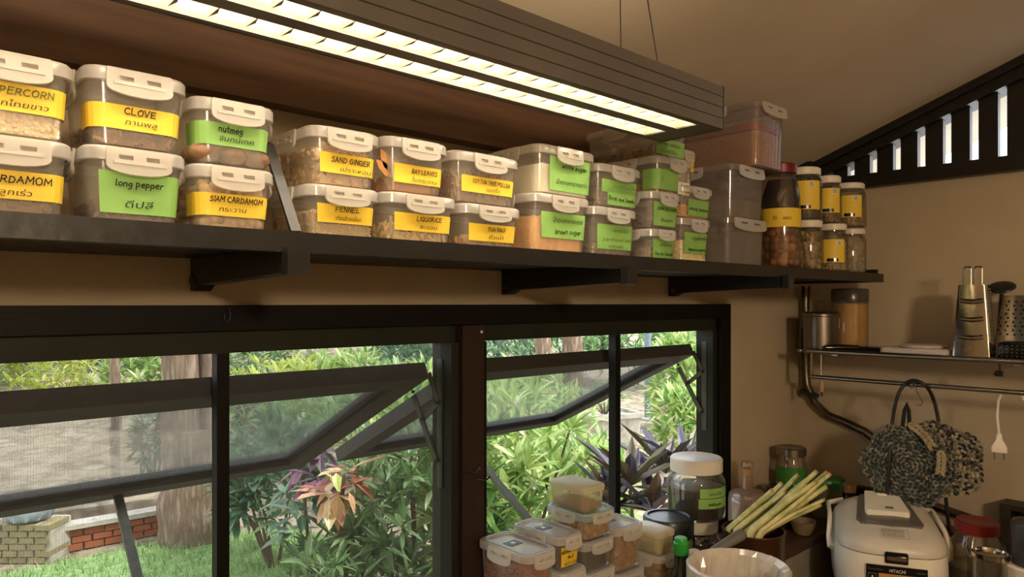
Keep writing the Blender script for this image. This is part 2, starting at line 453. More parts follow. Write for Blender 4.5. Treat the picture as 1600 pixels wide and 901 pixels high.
# opened awning sashes
A = Vector((0, 1.048, E - .133)); B_ = Vector((0, 1.552, E - .382))
SL = (B_ - A).length; SD = (B_ - A).normalized(); SN = Vector((0, -SD.z, SD.y)) * -1   # SN points down-inward
def sash(idx, x0, x1, lab):
    o = empty('window_%d' % idx, A + Vector(((x0 + x1) / 2, 0, 0)))
    struct(o, lab, 'window')
    ang = math.atan2(SD.z, SD.y)
    o.rotation_euler = (ang, 0, 0)
    h = (x1 - x0) / 2; t = .028; rw = .05
    for nm, (a, b, c, d) in (('top_rail', (-h, h, 0, rw)), ('bottom_rail', (-h, h, SL - rw, SL)), ('stile', (-h, -h + rw, rw, SL - rw)), ('stile', (h - rw, h, rw, SL - rw))):
        m = MB(); m.box(a, b, c, d, -.002, t); m.build(nm, M['sash'], o)
    for s_ in (-1, 1):
        m = MB(); e = h - rw
        m.box(s_ * e - (.008 if s_ > 0 else 0), s_ * e + (.008 if s_ < 0 else 0), rw, SL - rw, .004, .024); m.build('glazing_bead', M['frame'], o)
    m = MB(); m.box(-h + rw + .008, h - rw - .008, rw, rw + .008, .004, .024); m.build('glazing_bead', M['frame'], o)
    m = MB(); m.box(-h + rw + .008, h - rw - .008, SL - rw - .008, SL - rw, .004, .024); m.build('glazing_bead', M['frame'], o)
    m = MB(); m.box(-h + rw - .004, h - rw + .004, rw - .004, SL - rw + .004, .012, .015); m.build('pane', M['glass'], o)
    # friction stays, both sides, and a prop in the middle
    Mi = o.matrix_basis.inverted()
    Mi = (Matrix.Translation(o.location) @ Euler((ang, 0, 0)).to_matrix().to_4x4()).inverted()
    for xs in (x0 + .002, x1 - .002):
        sgn = -1 if xs < (x0 + x1) / 2 else 1
        def P(y, z, dx=0): return Mi @ Vector((xs + sgn * (.004 + dx), y, E + z))
        m = MB(); m.bar(P(1.098, -.172), P(1.028, -.285), .003, .012, (Mi.to_3x3() @ Vector((0, 1, .6)))); m.build('stay_arm', M['stay'], o)
        m = MB(); m.bar(P(1.055, -.128, .003), P(1.026, -.176, .003), .003, .011, (Mi.to_3x3() @ Vector((0, 1, .6)))); m.build('stay_arm', M['stay'], o)
        m = MB(); m.bar(P(1.072, -.213, .003), P(1.026, -.178, .003), .003, .011, (Mi.to_3x3() @ Vector((0, 1, -.6)))); m.build('stay_arm', M['stay'], o)
        m = MB(); m.bar(P(1.022, -.10, .004), P(1.022, -.33, .004), .003, .014, (Mi.to_3x3() @ Vector((0, 1, 0)))); m.build('stay_track', M['stay'], o)
        for (yy, zz) in ((1.026, -.178), (1.028, -.283), (1.072, -.213), (1.098, -.165)):
            m = MB(); m.blob(P(yy, zz, -.002), .004, .004, .004); m.build('rivet', M['stay'], o)
    xm = (x0 + x1) / 2
    a = Mi @ Vector((xm - .006, 1.548, E - .372)); b = Mi @ Vector((xm - .045, 1.075, SILL + .004))
    m = MB(); m.bar(a, b, .016, .012); m.build('prop_bar', M['stay'], o)
    m = MB(); c = Mi @ Vector((xm - .006, 1.54, E - .366)); m.bar(c + Vector((-.03, 0, 0)), c + Vector((.03, 0, 0)), .014, .006); m.build('prop_bracket', M['stay'], o)
sash(2, -.004, .757, 'left awning sash propped open outwards, seen behind the mesh screen')
sash(3, .850, 1.609, 'right awning sash propped open outwards beside the side wall')

# ================================================================== LONG SHELF
SHZ = E + .076
sh = empty('wall_shelf', (.7, .86, SHZ))
tag(sh, 'long black slatted wall shelf carrying the spice containers', 'shelf')
X0, X1 = -.75, 1.98
def sp(m, name, mt='black'): return m.build(name, M[mt], sh)
def sb(m, x0, x1, y0, y1, z0, z1): return m.box(x0 - .7, x1 - .7, y0 - .86, y1 - .86, z0 - SHZ, z1 - SHZ)
m = MB(); sb(m, X0, X1, .715, .728, SHZ - .022, SHZ); sp(m, 'front_lip')
m = MB(); sb(m, X1 - .012, X1, .728, .97, SHZ - .022, SHZ + .012); sp(m, 'end_lip')
k = 0
y = .7285
while y < .985:
    m = MB(); sb(m, X0, X1 - .0125, y, y + .0285, SHZ - .016, SHZ); sp(m, 'slat'); y += .0355
for bx in (.339, .901, 1.4345):
    Mx = Matrix(((0, 0, 1, bx - .011 - .7), (1, 0, 0, -.86), (0, 1, 0, -SHZ), (0, 0, 0, 1)))
    b = sp(MB().prism([(.718, E + .032), (.97, E + .024), (.985, E + .016), (.999, E + .016), (.999, SHZ - .0165), (.718, SHZ - .0165)], .022, Mx), 'bracket')
    m = MB(); sb(m, bx - .0125, bx + .0125, .700, .7145, E + .030, E + .058)
    m.build('end_cap', M['black'], b)
    m = MB(); m.lathe([(.0065, 0), (.0065, .003), (.004, .005)], 6, M=Matrix.Translation((bx - .7 - .0115, .985 - .86, E + .030 - SHZ)) @ Matrix.Rotation(-pi / 2, 4, 'Y')); m.build('bolt', M['stay'], b)
# flat brace between the third and fourth stack
m = MB()
Q = [Vector((.352 - .7, .735 - .86, .002)), Vector((.345 - .7, .79 - .86, .105)), Vector((.345 - .7, .96 - .86, .17)), Vector((.345 - .7, .999 - .86, .17))]
for a, b in zip(Q, Q[1:]): m.bar(a, b, .012, .004, (0, -1, .5))
sp(m, 'brace', 'black')

# ================================================================== PENDANT LAMP
M['uplight'] = emit('uplight_glow', '#ffe2b8', 5.0)
LY0, LY1, LX0, LX1, LZ0, LZ1 = .589, .708, -.30, .985, E + .268, E + .3356
lp = empty('pendant_lamp', ((LX0 + LX1) / 2, (LY0 + LY1) / 2, LZ0))
tag(lp, 'long grey pendant lamp with two glowing louvred tubes', 'lamp')
C0 = lp.location.copy()
HL = (LX1 - LX0) / 2; HW = (LY1 - LY0) / 2; HH = LZ1 - LZ0
# slots in local y
slots = [(-HW + .012, -HW + .047), (-HW + .069, -HW + .106)]
m = MB()
def side_profile(sg):
    P = []; n = 4; yo = sg * HW
    for i in range(n):
        z0 = HH * i / n; z1 = HH * (i + 1) / n
        P += [(yo, z0 + .0008), (yo, z1 - .0016), (yo - sg * .0018, z1 - .0012), (yo - sg * .0018, z1 - .0002)]
    P += [(yo - sg * .004, HH), (yo - sg * .004, 0)]
    return P if sg < 0 else P[::-1]
Mx = Matrix(((0, 0, 1, -HL), (1, 0, 0, 0), (0, 1, 0, 0), (0, 0, 0, 1)))
m.prism(side_profile(-1), 2 * HL, Mx)
m.build('side_panel', M['housing'], lp)
m = MB(); m.prism(side_profile(1), 2 * HL, Mx); m.build('side_panel', M['housing'], lp)
m = MB(); m.box(-HL + .002, HL - .002, -HW + .004, HW - .004, HH - .004, HH - .0005); m.build('top_plate', M['housing'], lp)
for yy in (-.03, .03):
    m = MB(); m.box(-HL + .06, HL - .06, yy - .008, yy + .008, HH - .0005, HH + .0012); m.build('uplight_diffuser', M['uplight'], lp)
for s_ in (-1, 1):
    m = MB(); m.box(s_ * HL - .002, s_ * HL + .002, -HW, HW, 0, HH); m.build('end_plate', M['housing'], lp)
bm = MB(); e = .055
ys = [-HW + .004, slots[0][0], slots[0][1], slots[1][0], slots[1][1], HW - .004]
for a, b in ((ys[0], ys[1]), (ys[2], ys[3]), (ys[4], ys[5])): bm.box(-HL + .002, HL - .002, a, b, .0006, .0026)
for a, b in slots:
    bm.box(-HL + .002, -HL + e, a, b, .0006, .0026); bm.box(HL - e, HL - .002, a, b, .0006, .0026)
bm.build('bottom_plate', M['housing'], lp)
for a, b in slots:
    # trough: two sloped reflector sides, louvre fins across, a tube
    m = MB()
    m.add([(-HL + e, b, .002), (HL - e, b, .002), (HL - e, b - .006, .030), (-HL + e, b - .006, .030)], [(0, 1, 2, 3)])
    m.add([(-HL + e, a, .002), (HL - e, a, .002), (HL - e, a + .006, .030), (-HL + e, a + .006, .030)], [(3, 2, 1, 0)])
    m.add([(-HL + e, a + .006, .030), (HL - e, a + .006, .030), (HL - e, b - .006, .030), (-HL + e, b - .006, .030)], [(0, 1, 2, 3)])
    m.box(HL - e - .001, HL - e, a, b, .002, .03); m.box(-HL + e, -HL + e + .001, a, b, .002, .03)
    rf = m.build('reflector', M['reflector'], lp)
    x = -HL + e + .02; c = (a + b) / 2
    fin = MB(); fin.add([(0, a + .002, .0032), (0, b - .002, .0032), (0, b - .004, .0105), (0, a + .004, .0105), (.004, c, .0032)], [(0, 1, 2, 3), (0, 4, 1), (3, 2, 4), (1, 4, 2), (0, 3, 4)])
    f0 = None
    while x < HL - e - .01:
        if f0 is None: f0 = fin.build('louvre_fin', M['reflector'], rf); f0.location.x = x
        else: share(f0, rf, (x, 0, 0))
        x += .036
    m = MB(); m.tube([(-HL + e + .004, c, .0195), (HL - e - .004, c, .0195)], .008, 12); m.build('fluorescent_tube', M['tube'], lp)
for (bx, by, tx, ty) in ((.818, .656, .80, .645), (.818, .592, .79, .61), (-.15, .656, -.15, .65), (-.15, .592, -.15, .61)):
    a = Vector((bx, by, LZ1)) - C0; b = Vector((tx, ty, ceil_z(ty) - .001)) - C0
    m = MB(); m.tube([a, b], .0009, 6); m.build('suspension_wire', M['wire'], lp)

# unseen globe added behind the viewer to warm the walls and ceiling
gp = empty('fill_globe', (-.2, -1.3, 2.0))
tag(gp, 'added fill light globe hanging unseen behind the viewer', 'lamp')
m = MB(); m.blob((0, 0, 0), .12, .12, .12, sub=2); m.build('globe', M['globe'], gp, True)
m = MB(); m.lathe([(.04, .112), (.045, .118), (.03, .15), (.006, .16)], 16); m.build('cap', M['whitelid'], gp, True)
m = MB(); m.tube([(0, 0, .155), (0, 0, ceil_z(-1.3) - 2.0)], .003, 6); m.build('cord', M['wire'], gp)

# ================================================================== HANDWRITING
G = {
'A': '0,0 .28,1 .58,0|.12,.36 .48,.38', 'B': '.02,0 .02,1 .36,.96 .44,.78 .34,.56 .04,.5|.34,.54 .5,.32 .42,.06 .02,0',
'C': '.55,.86 .34,1 .1,.82 0,.5 .1,.14 .34,0 .58,.12', 'D': '.02,0 .02,1 .36,.9 .52,.55 .4,.1 .02,0', 'E': '.5,.97 .02,1 .02,0 .52,.02|.02,.52 .4,.54',
'F': '.5,.98 .02,1 .02,0|.02,.52 .4,.54', 'G': '.55,.85 .3,1 .06,.78 0,.45 .14,.06 .4,0 .56,.2 .56,.45 .32,.45', 'H': '.02,0 .02,1|.52,0 .52,1|.02,.5 .52,.52',
'I': '.1,0 .1,1', 'J': '.4,1 .4,.2 .25,0 .05,.12', 'K': '.02,0 .02,1|.48,1 .02,.45 .5,0', 'L': '.02,1 .02,.02 .48,.02', 'M': '0,0 .06,1 .34,.35 .62,1 .68,0',
'N': '.02,0 .02,1 .5,0 .5,1', 'O': '.3,1 .06,.8 0,.45 .12,.08 .32,0 .54,.15 .6,.55 .5,.88 .3,1', 'P': '.02,0 .02,1 .38,.95 .46,.72 .34,.5 .02,.46',
'Q': '.3,1 .06,.8 0,.45 .12,.08 .32,0 .54,.15 .6,.55 .5,.88 .3,1|.36,.28 .62,-.06', 'R': '.02,0 .02,1 .38,.95 .46,.72 .34,.5 .02,.46|.24,.46 .52,0',
'S': '.48,.88 .26,1 .06,.82 .14,.6 .4,.42 .48,.18 .26,0 .02,.12', 'T': '0,1 .58,1|.29,1 .29,0', 'U': '.02,1 .04,.25 .22,0 .42,.1 .5,.4 .5,1', 'V': '0,1 .26,0 .54,1',
'W': '0,1 .16,0 .34,.7 .52,0 .7,1', 'X': '0,0 .5,1|.02,1 .52,0', 'Y': '0,1 .26,.5 .52,1|.26,.5 .26,0', 'Z': '.02,1 .5,1 0,0 .54,0',
'a': '.4,.58 .18,.62 0,.3 .12,.02 .32,.1 .4,.55 .42,.02', 'b': '.02,1 .02,.02 .3,.02 .42,.3 .28,.58 .02,.45', 'c': '.4,.55 .16,.6 0,.3 .16,0 .42,.08',
'd': '.42,1 .42,0|.42,.5 .16,.6 0,.3 .14,.02 .42,.12', 'e': '.02,.32 .4,.36 .3,.6 .1,.54 0,.28 .14,.02 .4,.06', 'g': '.4,.58 .16,.6 0,.34 .16,.08 .38,.2|.4,.58 .4,-.2 .2,-.36 .02,-.25',
'h': '.02,1 .02,0|.02,.4 .22,.6 .38,.5 .38,0', 'i': '.08,.58 .08,.02|.08,.78 .09,.82', 'k': '.02,1 .02,0|.36,.6 .04,.28 .38,0', 'l': '.08,1 .08,.06 .18,0',
'm': '.02,0 .02,.6|.02,.44 .2,.6 .3,.48 .3,0|.3,.44 .48,.6 .58,.48 .58,0', 'n': '.02,0 .02,.6|.02,.44 .22,.6 .38,.5 .38,0', 'o': '.2,.6 .02,.44 .02,.14 .2,0 .4,.14 .4,.46 .2,.6',
'p': '.02,.6 .02,-.38|.02,.48 .24,.6 .4,.4 .34,.12 .04,.06', 'q': '.4,.6 .4,-.38|.4,.48 .16,.6 0,.36 .1,.08 .4,.12', 'r': '.02,0 .02,.6|.02,.4 .18,.58 .34,.55',
's': '.34,.54 .16,.6 .04,.46 .3,.22 .24,.02 0,.06', 't': '.14,.95 .14,.1 .3,0|0,.62 .32,.64', 'u': '.02,.6 .06,.08 .26,.02 .38,.2|.4,.6 .4,0', 'v': '0,.6 .18,0 .38,.6',
'w': '0,.6 .12,0 .26,.42 .4,0 .54,.6', 'x': '0,0 .36,.6|0,.6 .38,0', 'y': '.02,.6 .18,.1|.4,.6 .1,-.38', 'z': '.02,.58 .36,.58 0,.02 .38,.02',
'1': '.02,.8 .16,1 .16,0', '0': '.25,1 .05,.75 .05,.25 .25,0 .45,.25 .45,.75 .25,1', '2': '.04,.8 .22,1 .42,.8 .3,.45 0,0 .46,.02', '.': '.05,0 .07,.04', '%': '.06,0 .5,1', '-': '0,.45 .36,.45'}
FONT_CACHE = {}
def thai2d(txt):
    """2-D polygons of a printed string, height about 1, from Blender's built-in font"""
    if txt not in FONT_CACHE:
        cu = bpy.data.curves.new('lettering', 'FONT'); cu.body = txt; cu.resolution_u = 2
        ob = bpy.data.objects.new('lettering', cu); COL.objects.link(ob)
        dg = bpy.context.evaluated_depsgraph_get()
        me = bpy.data.meshes.new_from_object(ob.evaluated_get(dg))
        vs = [(v.co.x, v.co.y) for v in me.vertices]; fs = [tuple(p.vertices) for p in me.polygons]
        bpy.data.objects.remove(ob); bpy.data.curves.remove(cu); bpy.data.meshes.remove(me)
        FONT_CACHE[txt] = (vs, fs)
    return FONT_CACHE[txt]
def hand(mb, txt, x, z, size, fmap, width=None, pen=.16, slant=.12, tilt=0.0):
    """handwritten line; x,z = left end of the baseline; fmap maps (x,z) to a 3-D point"""
    size *= .70
    latin = all(c in G or c == ' ' for c in txt)
    if latin:
        w = 0; items = []
        for c in txt:
            if c == ' ': w += .36; continue
            st = [[tuple(map(float, p.split(','))) for p in s.split()] for s in G[c].split('|')]
            cw = max(p[0] for s in st for p in s)
            items.append((w, st)); w += cw + .2
        k = (width / (w * size)) if width else 1
        for ox, st in items:
            jy = random.uniform(-.05, .05); js = random.uniform(.92, 1.08); jr = random.uniform(-.06, .06)
            for s in st:
                P = [((ox + a + (slant + jr) * b) * size * k, (b * js + jy) * size) for a, b in s]
                for (a, b), (c, d) in zip(P, P[1:]):
                    dx, dz = c - a, d - b; l = math.hypot(dx, dz) or 1e-6
                    ux, uz = dx / l, dz / l; h = size * pen / 2
                    q = [(a - ux * h - uz * h, b - uz * h + ux * h), (a - ux * h + uz * h, b - uz * h - ux * h), (c + ux * h + uz * h, d + uz * h - ux * h), (c + ux * h - uz * h, d + uz * h + ux * h)]
                    mb.add([fmap(x + p, z + r + tilt * p) for p, r in q], [(0, 1, 2, 3)])
    else:
        vs, fs = thai2d(txt)
        if not vs: return
        w = max(v[0] for v in vs)
        k = (width / (w * size * 1.35)) if width else 1
        mb.add([fmap(x + (a + slant * b) * size * 1.35 * k, z + b * size * 1.35 + tilt * a * size) for a, b in vs], fs)

# ================================================================== LOCK-LID FOOD BOXES
CLIPS = {}
def clip_mesh(w, h):
    k = (round(w, 3), round(h, 3))
    if k in CLIPS: return CLIPS[k]
    m = MB(); t = .0026
    # local: x across, y = outward is -y, z up from 0 (top) to -h
    I = Matrix(((1, 0, 0, 0), (0, 0, -1, 0), (0, 1, 0, 0), (0, 0, 0, 1)))
    a, b = -h * .28, -h * .45
    m.prism([(-w / 2, a), (w / 2, a), (w / 2 * .98, -.001), (w / 2 * .94, 0), (-w / 2 * .94, 0), (-w / 2 * .98, -.001)], t, I)
    xs = [-w / 2, -w * .31, -w * .10, w * .10, w * .31, w / 2]
    for i in (0, 2, 4): m.prism([(xs[i], b), (xs[i + 1], b), (xs[i + 1], a), (xs[i], a)], t, I)
    P = [(w / 2, b)] + [(w / 2 * x, b - (h + b) * y) for x, y in ((1.0, .45), (.95, .62), (.85, .76), (.6, .9), (.3, .98), (0, 1), (-.3, .98), (-.6, .9), (-.85, .76), (-.95, .62), (-1.0, .45))] + [(-w / 2, b)]
    P = P[::-1]
    m.prism(P, t, I)
    # lower flap kicks outwards as a shallow step
    m.box(-w * .40, w * .40, -t - .0009, -t, -h * .62, -h * .52)
    o = m.build('clip', M['clip'])
    CLIPS[k] = [o, False]
    return CLIPS[k]
def put_clip(parent, w, h, loc, rz, mt=None):
    c = clip_mesh(w, h)
    if not c[1]: o = c[0]; c[1] = True
    else: o = c[0].copy(); COL.objects.link(o)
    o.parent = parent; o.location = loc; o.rotation_euler = (R(-7), 0, rz)
    return o

TAPER = .0035
def food_box(label, x0, x1, yf, dep, zb, zt, tapes=(), texts=(), body='box', lid='lid', group='lock-lid boxes on the long shelf', clipw=None, rz=0, seal=False, sides=True, name='food_container', sticker=None, lidlabel=False):
    """x0..x1 lid width, yf lid front plane, dep lid depth, zb..zt"""
    w, d, h = x1 - x0, dep, zt - zb
    o = empty(name, ((x0 + x1) / 2, yf + dep / 2, zb), rz)
    tag(o, label, 'container', group)
    bw, bd = w - .009, d - .009
    r = min(.014, bw * .2)
    zl = h - .011
    ins = lambda z: TAPER * (1 - max(0, min(1, z / zl)))
    m = MB()
    rings = [rr(bw - 2 * TAPER - .006, bd - 2 * TAPER - .006, r * .8, .0)]
    for k in range(0, 5):
        z = .003 + (zl - .001 - .003) * k / 4
        rings.append(rr(bw - 2 * ins(z), bd - 2 * ins(z), r, z))
    m.loft(rings, True, False)
    m.build('body', M[body], o, True)
    m = MB()
    rings = [rr(w - .004, d - .004, r + .002, zl - .003), rr(w, d, r + .003, zl - .002), rr(w, d, r + .003, h - .0025), rr(w - .004, d - .004, r + .002, h), rr(w - .012, d - .012, r, h), rr(w - .015, d - .015, r, h - .003)]
    m.loft(rings, False, True); m.build('lid', M[lid], o, True)
    if seal:
        m = MB(); m.loft([rr(w - .012, d - .012, r, h + .0001), rr(w - .012, d - .012, r, h + .0012), rr(w - .02, d - .02, r, h + .0012), rr(w - .02, d - .02, r, h + .0001)], False, False)
        m.build('seal', M['seal'], o, True)
    if lidlabel:
        m = MB(); m.box(-w * .18, w * .18, -.002, d * .16, h - .0028, h - .0022); m.build('sticker', M['bluelabel'], o)
        m = MB(); m.box(-w * .06, w * .06, .006, d * .11, h - .0021, h - .0019); m.build('sticker_mark', M['whiteprint'], o)
    cw = clipw or min(.058, w * .62); chh = min(.0255, h * .38)
    put_clip(o, cw, chh, (0, -d / 2 - .0004, h - .0012), 0)
    if sides:
        cs = min(.058, d * .6)
        put_clip(o, cs, chh, (-w / 2 - .0004, 0, h - .0012), -pi / 2)
        put_clip(o, cs, chh, (w / 2 + .0004, 0, h - .0012), pi / 2)
    if len(tapes) == 1 and group.endswith('long shelf') and tapes[0][2] > .57 and tapes[0][4] > 1:
        tapes = [(c_, a_ - .05, b_ - .05, p_, q_) for c_, a_, b_, p_, q_ in tapes]
        texts = [(t[0], t[1], t[2] - .05, *t[3:]) for t in texts]
    def front(x, z): return Vector((x, -(bd / 2 - ins(z)) - .0016, z))
    for (col, za, zb_, xa, xb) in tapes:
        # tape strip: xa/xb fractions of body width; below 0 / above 1 = wraps around the corner
        za *= h; zb_ *= h
        rows = []
        for z in (za, zb_):
            i = ins(z) - .0006; W_, D_ = bw - 2 * i, bd - 2 * i
            ring = rr(W_, D_, r, z)
            pts = []
            if xa < 0: pts.append(Vector((-W_ / 2, -D_ / 2 + r + .018, z))); pts += ring[0:5]
            else: pts.append(Vector((-W_ / 2 + W_ * max(xa, .1), -D_ / 2, z)))
            if xb > 1: pts += ring[5:10]; pts.append(Vector((W_ / 2, -D_ / 2 + r + .016, z)))
            else: pts.append(Vector((-W_ / 2 + W_ * min(xb, .93), -D_ / 2, z)))
            rows.append(pts)
        m = MB(); m.loft(rows, False, False, False); m.build('label_tape', M[col], o)
    if texts:
        by = {}
        for (txt, fx, fz, fw, sz, *ink) in texts:
            by.setdefault(ink[0] if ink else 'ink', []).append((txt, fx, fz, fw, sz))
        for ink, T in by.items():
            m = MB()
            for txt, fx, fz, fw, sz in T:
                fx = min(fx, .87 - fw)
                hand(m, txt, -bw / 2 + bw * fx, h * fz, sz, front, bw * fw, tilt=random.uniform(-.02, .02))
            m.build('lettering', M[ink], o)
    if sticker:
        (xa, xb, za, zb_) = sticker
        m = MB(); P = [front(-bw / 2 + bw * xa, h * za), front(-bw / 2 + bw * xb, h * za), front(-bw / 2 + bw * xb, h * zb_), front(-bw / 2 + bw * xa, h * zb_)]
        m.add([p + Vector((0, -.0002, 0)) for p in P], [(0, 1, 2, 3)]); m.build('sticker', M['whiteprint'], o)
    o['_in'] = (bw - 2 * TAPER - .004, bd - 2 * TAPER - .004, r)
    return o
def inner(o): return tuple(o['_in'])
M['bluelabel'] = mat('blue_label', '#2c3a4c', '#26323f', .5)

# ------------------------------------------------------------------ what is in the boxes
def fill(o, label, kind, top, name, cols, size, n=None, shape=(1, 1, 1), slope=0.0, rough=.7, cat='food', front_only=False):
    """loose contents of a box: a core plus visible pieces along the front, left and top"""
    W_, D_, r = inner(o)
    W_ -= .001; D_ -= .001
    m = MB()
    loc = o.location
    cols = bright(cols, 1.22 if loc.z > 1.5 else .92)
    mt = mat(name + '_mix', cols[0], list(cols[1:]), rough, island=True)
    f = lambda x, y: top + slope * y + random.uniform(-1, 1) * size * .25
    if kind == 'powder':
        N = 8
        rings = [rr(W_, D_, r, .0035)]
        ring = rr(W_ - .0005, D_ - .0005, r, top)
        for p in ring: p.z = top + slope * p.y + random.uniform(-.002, .002)
        rings.append(ring)
        m.loft(rings, True, True)
        mt = mat(name + '_powder', cols[0], cols[1], .9, scale=150, bump=.5, bscale=500)
    else:
        c = size * 1.6
        rings = [rr(W_ - c, D_ - c, r * .6, .0035), rr(W_ - c, D_ - c, r * .6, max(.006, top - size * .6))]
        m.loft(rings, True, True)
        sx, sy, sz = shape
        spots = []
        step = size * 1.62
        def grid(a, b): 
            k = max(1, int((b - a) / step)); return [a + (b - a) * (i + .5) / k for i in range(k)]
        for iz, z in enumerate(grid(.0035, top)):
            for x in grid(-W_ / 2, W_ / 2): spots.append((x + (iz % 2) * step / 2, -D_ / 2 + size * (.9 + .5 * random.random()), z))
            if not front_only:
                for y in grid(-D_ / 2, D_ / 2): spots.append((-W_ / 2 + size * .9, y, z))
                for y in grid(-D_ / 2, D_ / 2): spots.append((W_ / 2 - size * .9, y, z))
        for x in grid(-W_ / 2, W_ / 2):
            for y in grid(-D_ / 2, D_ / 2): spots.append((x, y, top - size * .3))
        for (x, y, z) in spots:
            j = size * .5
            x = max(-W_ / 2 + size, min(W_ / 2 - size, x + random.uniform(-j, j))); y = max(-D_ / 2 + size * .8, min(D_ / 2 - size, y + random.uniform(-j, j)))
            z = max(.0035 + size * .8, z + random.uniform(-j, j) + slope * y)
            e = Euler((random.uniform(0, 6), random.uniform(0, 6), random.uniform(0, 6)))
            if kind == 'chip':
                m.blob((x, y, z), size * sx, size * sy, size * sz, e, .25)
            elif kind == 'seed':
                m.blob((x, y, z), size * sx, size * sy, size * sz, e, .08)
            else:
                m.blob((x, y, z), size, size, size, e, .03, 1)
    m.v = [(max(-W_ / 2, min(W_ / 2, p[0])), max(-D_ / 2, min(D_ / 2, p[1])), max(.0032, p[2])) for p in m.v]
    ob = m.build(name, mt, None, kind == 'ball', loc)
    ob.rotation_euler = o.rotation_euler
    tag(ob, label, cat, kind='stuff')
    return ob

Z0 = SHZ
Y, Gn = 'yellow', 'green'
YF = .742
# ---- stack 1
b = food_box('clear box labelled CARDAMOM, under the white peppercorn box at left', .048, .1433, YF, .115, Z0, Z0 + .068, [(Y, .26, .62, -1, 2)], [('CARDAMOM', .36, .47, .60, .0085), ('ลูกเร่ว', .40, .31, .28, .0075)])
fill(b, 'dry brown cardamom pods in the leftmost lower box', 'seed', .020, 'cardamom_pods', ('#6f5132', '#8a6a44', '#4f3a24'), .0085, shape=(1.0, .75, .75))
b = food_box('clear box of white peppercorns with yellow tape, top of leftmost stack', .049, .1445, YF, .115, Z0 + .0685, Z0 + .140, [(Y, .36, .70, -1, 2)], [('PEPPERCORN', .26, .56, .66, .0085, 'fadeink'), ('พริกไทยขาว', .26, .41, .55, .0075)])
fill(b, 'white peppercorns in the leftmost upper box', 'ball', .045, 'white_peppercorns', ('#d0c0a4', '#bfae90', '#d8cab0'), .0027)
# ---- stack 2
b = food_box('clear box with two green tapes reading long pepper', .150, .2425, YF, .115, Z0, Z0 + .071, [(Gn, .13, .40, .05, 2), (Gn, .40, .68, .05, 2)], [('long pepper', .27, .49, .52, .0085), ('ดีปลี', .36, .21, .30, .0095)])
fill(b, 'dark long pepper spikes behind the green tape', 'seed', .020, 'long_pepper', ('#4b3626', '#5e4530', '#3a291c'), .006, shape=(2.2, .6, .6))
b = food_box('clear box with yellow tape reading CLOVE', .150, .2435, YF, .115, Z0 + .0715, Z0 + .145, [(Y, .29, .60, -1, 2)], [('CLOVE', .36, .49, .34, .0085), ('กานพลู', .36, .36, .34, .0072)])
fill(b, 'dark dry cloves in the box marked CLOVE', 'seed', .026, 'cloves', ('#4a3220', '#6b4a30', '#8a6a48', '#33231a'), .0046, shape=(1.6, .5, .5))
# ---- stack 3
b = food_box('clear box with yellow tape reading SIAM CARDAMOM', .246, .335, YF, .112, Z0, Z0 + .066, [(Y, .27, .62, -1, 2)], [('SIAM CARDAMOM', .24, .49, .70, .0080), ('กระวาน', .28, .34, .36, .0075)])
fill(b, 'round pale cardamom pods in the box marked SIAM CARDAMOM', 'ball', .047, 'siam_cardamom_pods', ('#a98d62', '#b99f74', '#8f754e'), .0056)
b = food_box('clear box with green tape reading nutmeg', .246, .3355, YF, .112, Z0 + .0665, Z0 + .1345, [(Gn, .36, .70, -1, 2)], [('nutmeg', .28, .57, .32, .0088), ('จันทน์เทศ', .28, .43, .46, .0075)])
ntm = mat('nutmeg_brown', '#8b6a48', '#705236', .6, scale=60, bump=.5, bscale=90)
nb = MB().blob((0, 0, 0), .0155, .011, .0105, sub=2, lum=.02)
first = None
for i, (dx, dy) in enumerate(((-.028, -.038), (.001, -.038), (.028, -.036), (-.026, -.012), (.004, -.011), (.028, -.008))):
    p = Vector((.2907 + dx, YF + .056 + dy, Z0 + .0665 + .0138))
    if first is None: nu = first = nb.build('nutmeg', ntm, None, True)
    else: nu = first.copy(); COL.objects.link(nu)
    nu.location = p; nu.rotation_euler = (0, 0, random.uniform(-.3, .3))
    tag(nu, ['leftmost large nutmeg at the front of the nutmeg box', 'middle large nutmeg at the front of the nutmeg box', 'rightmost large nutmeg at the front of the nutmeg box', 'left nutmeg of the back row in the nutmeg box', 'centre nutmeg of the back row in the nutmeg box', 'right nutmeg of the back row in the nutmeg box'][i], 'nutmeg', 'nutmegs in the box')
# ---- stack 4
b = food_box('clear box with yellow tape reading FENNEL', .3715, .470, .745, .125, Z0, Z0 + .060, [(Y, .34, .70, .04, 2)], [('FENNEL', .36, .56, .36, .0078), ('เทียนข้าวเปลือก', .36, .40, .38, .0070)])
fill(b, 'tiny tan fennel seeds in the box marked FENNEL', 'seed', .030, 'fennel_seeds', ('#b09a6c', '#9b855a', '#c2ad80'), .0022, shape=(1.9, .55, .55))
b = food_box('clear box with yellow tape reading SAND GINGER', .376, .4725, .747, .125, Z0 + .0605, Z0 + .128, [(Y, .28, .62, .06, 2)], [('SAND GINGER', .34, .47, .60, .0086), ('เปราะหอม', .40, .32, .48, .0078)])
fill(b, 'dried sand ginger chips heaped in the box marked SAND GINGER', 'chip', .046, 'sand_ginger_chips', ('#9d7f55', '#c0a478', '#7c613f', '#d8c39a'), .0062, shape=(1.1, .95, .35))
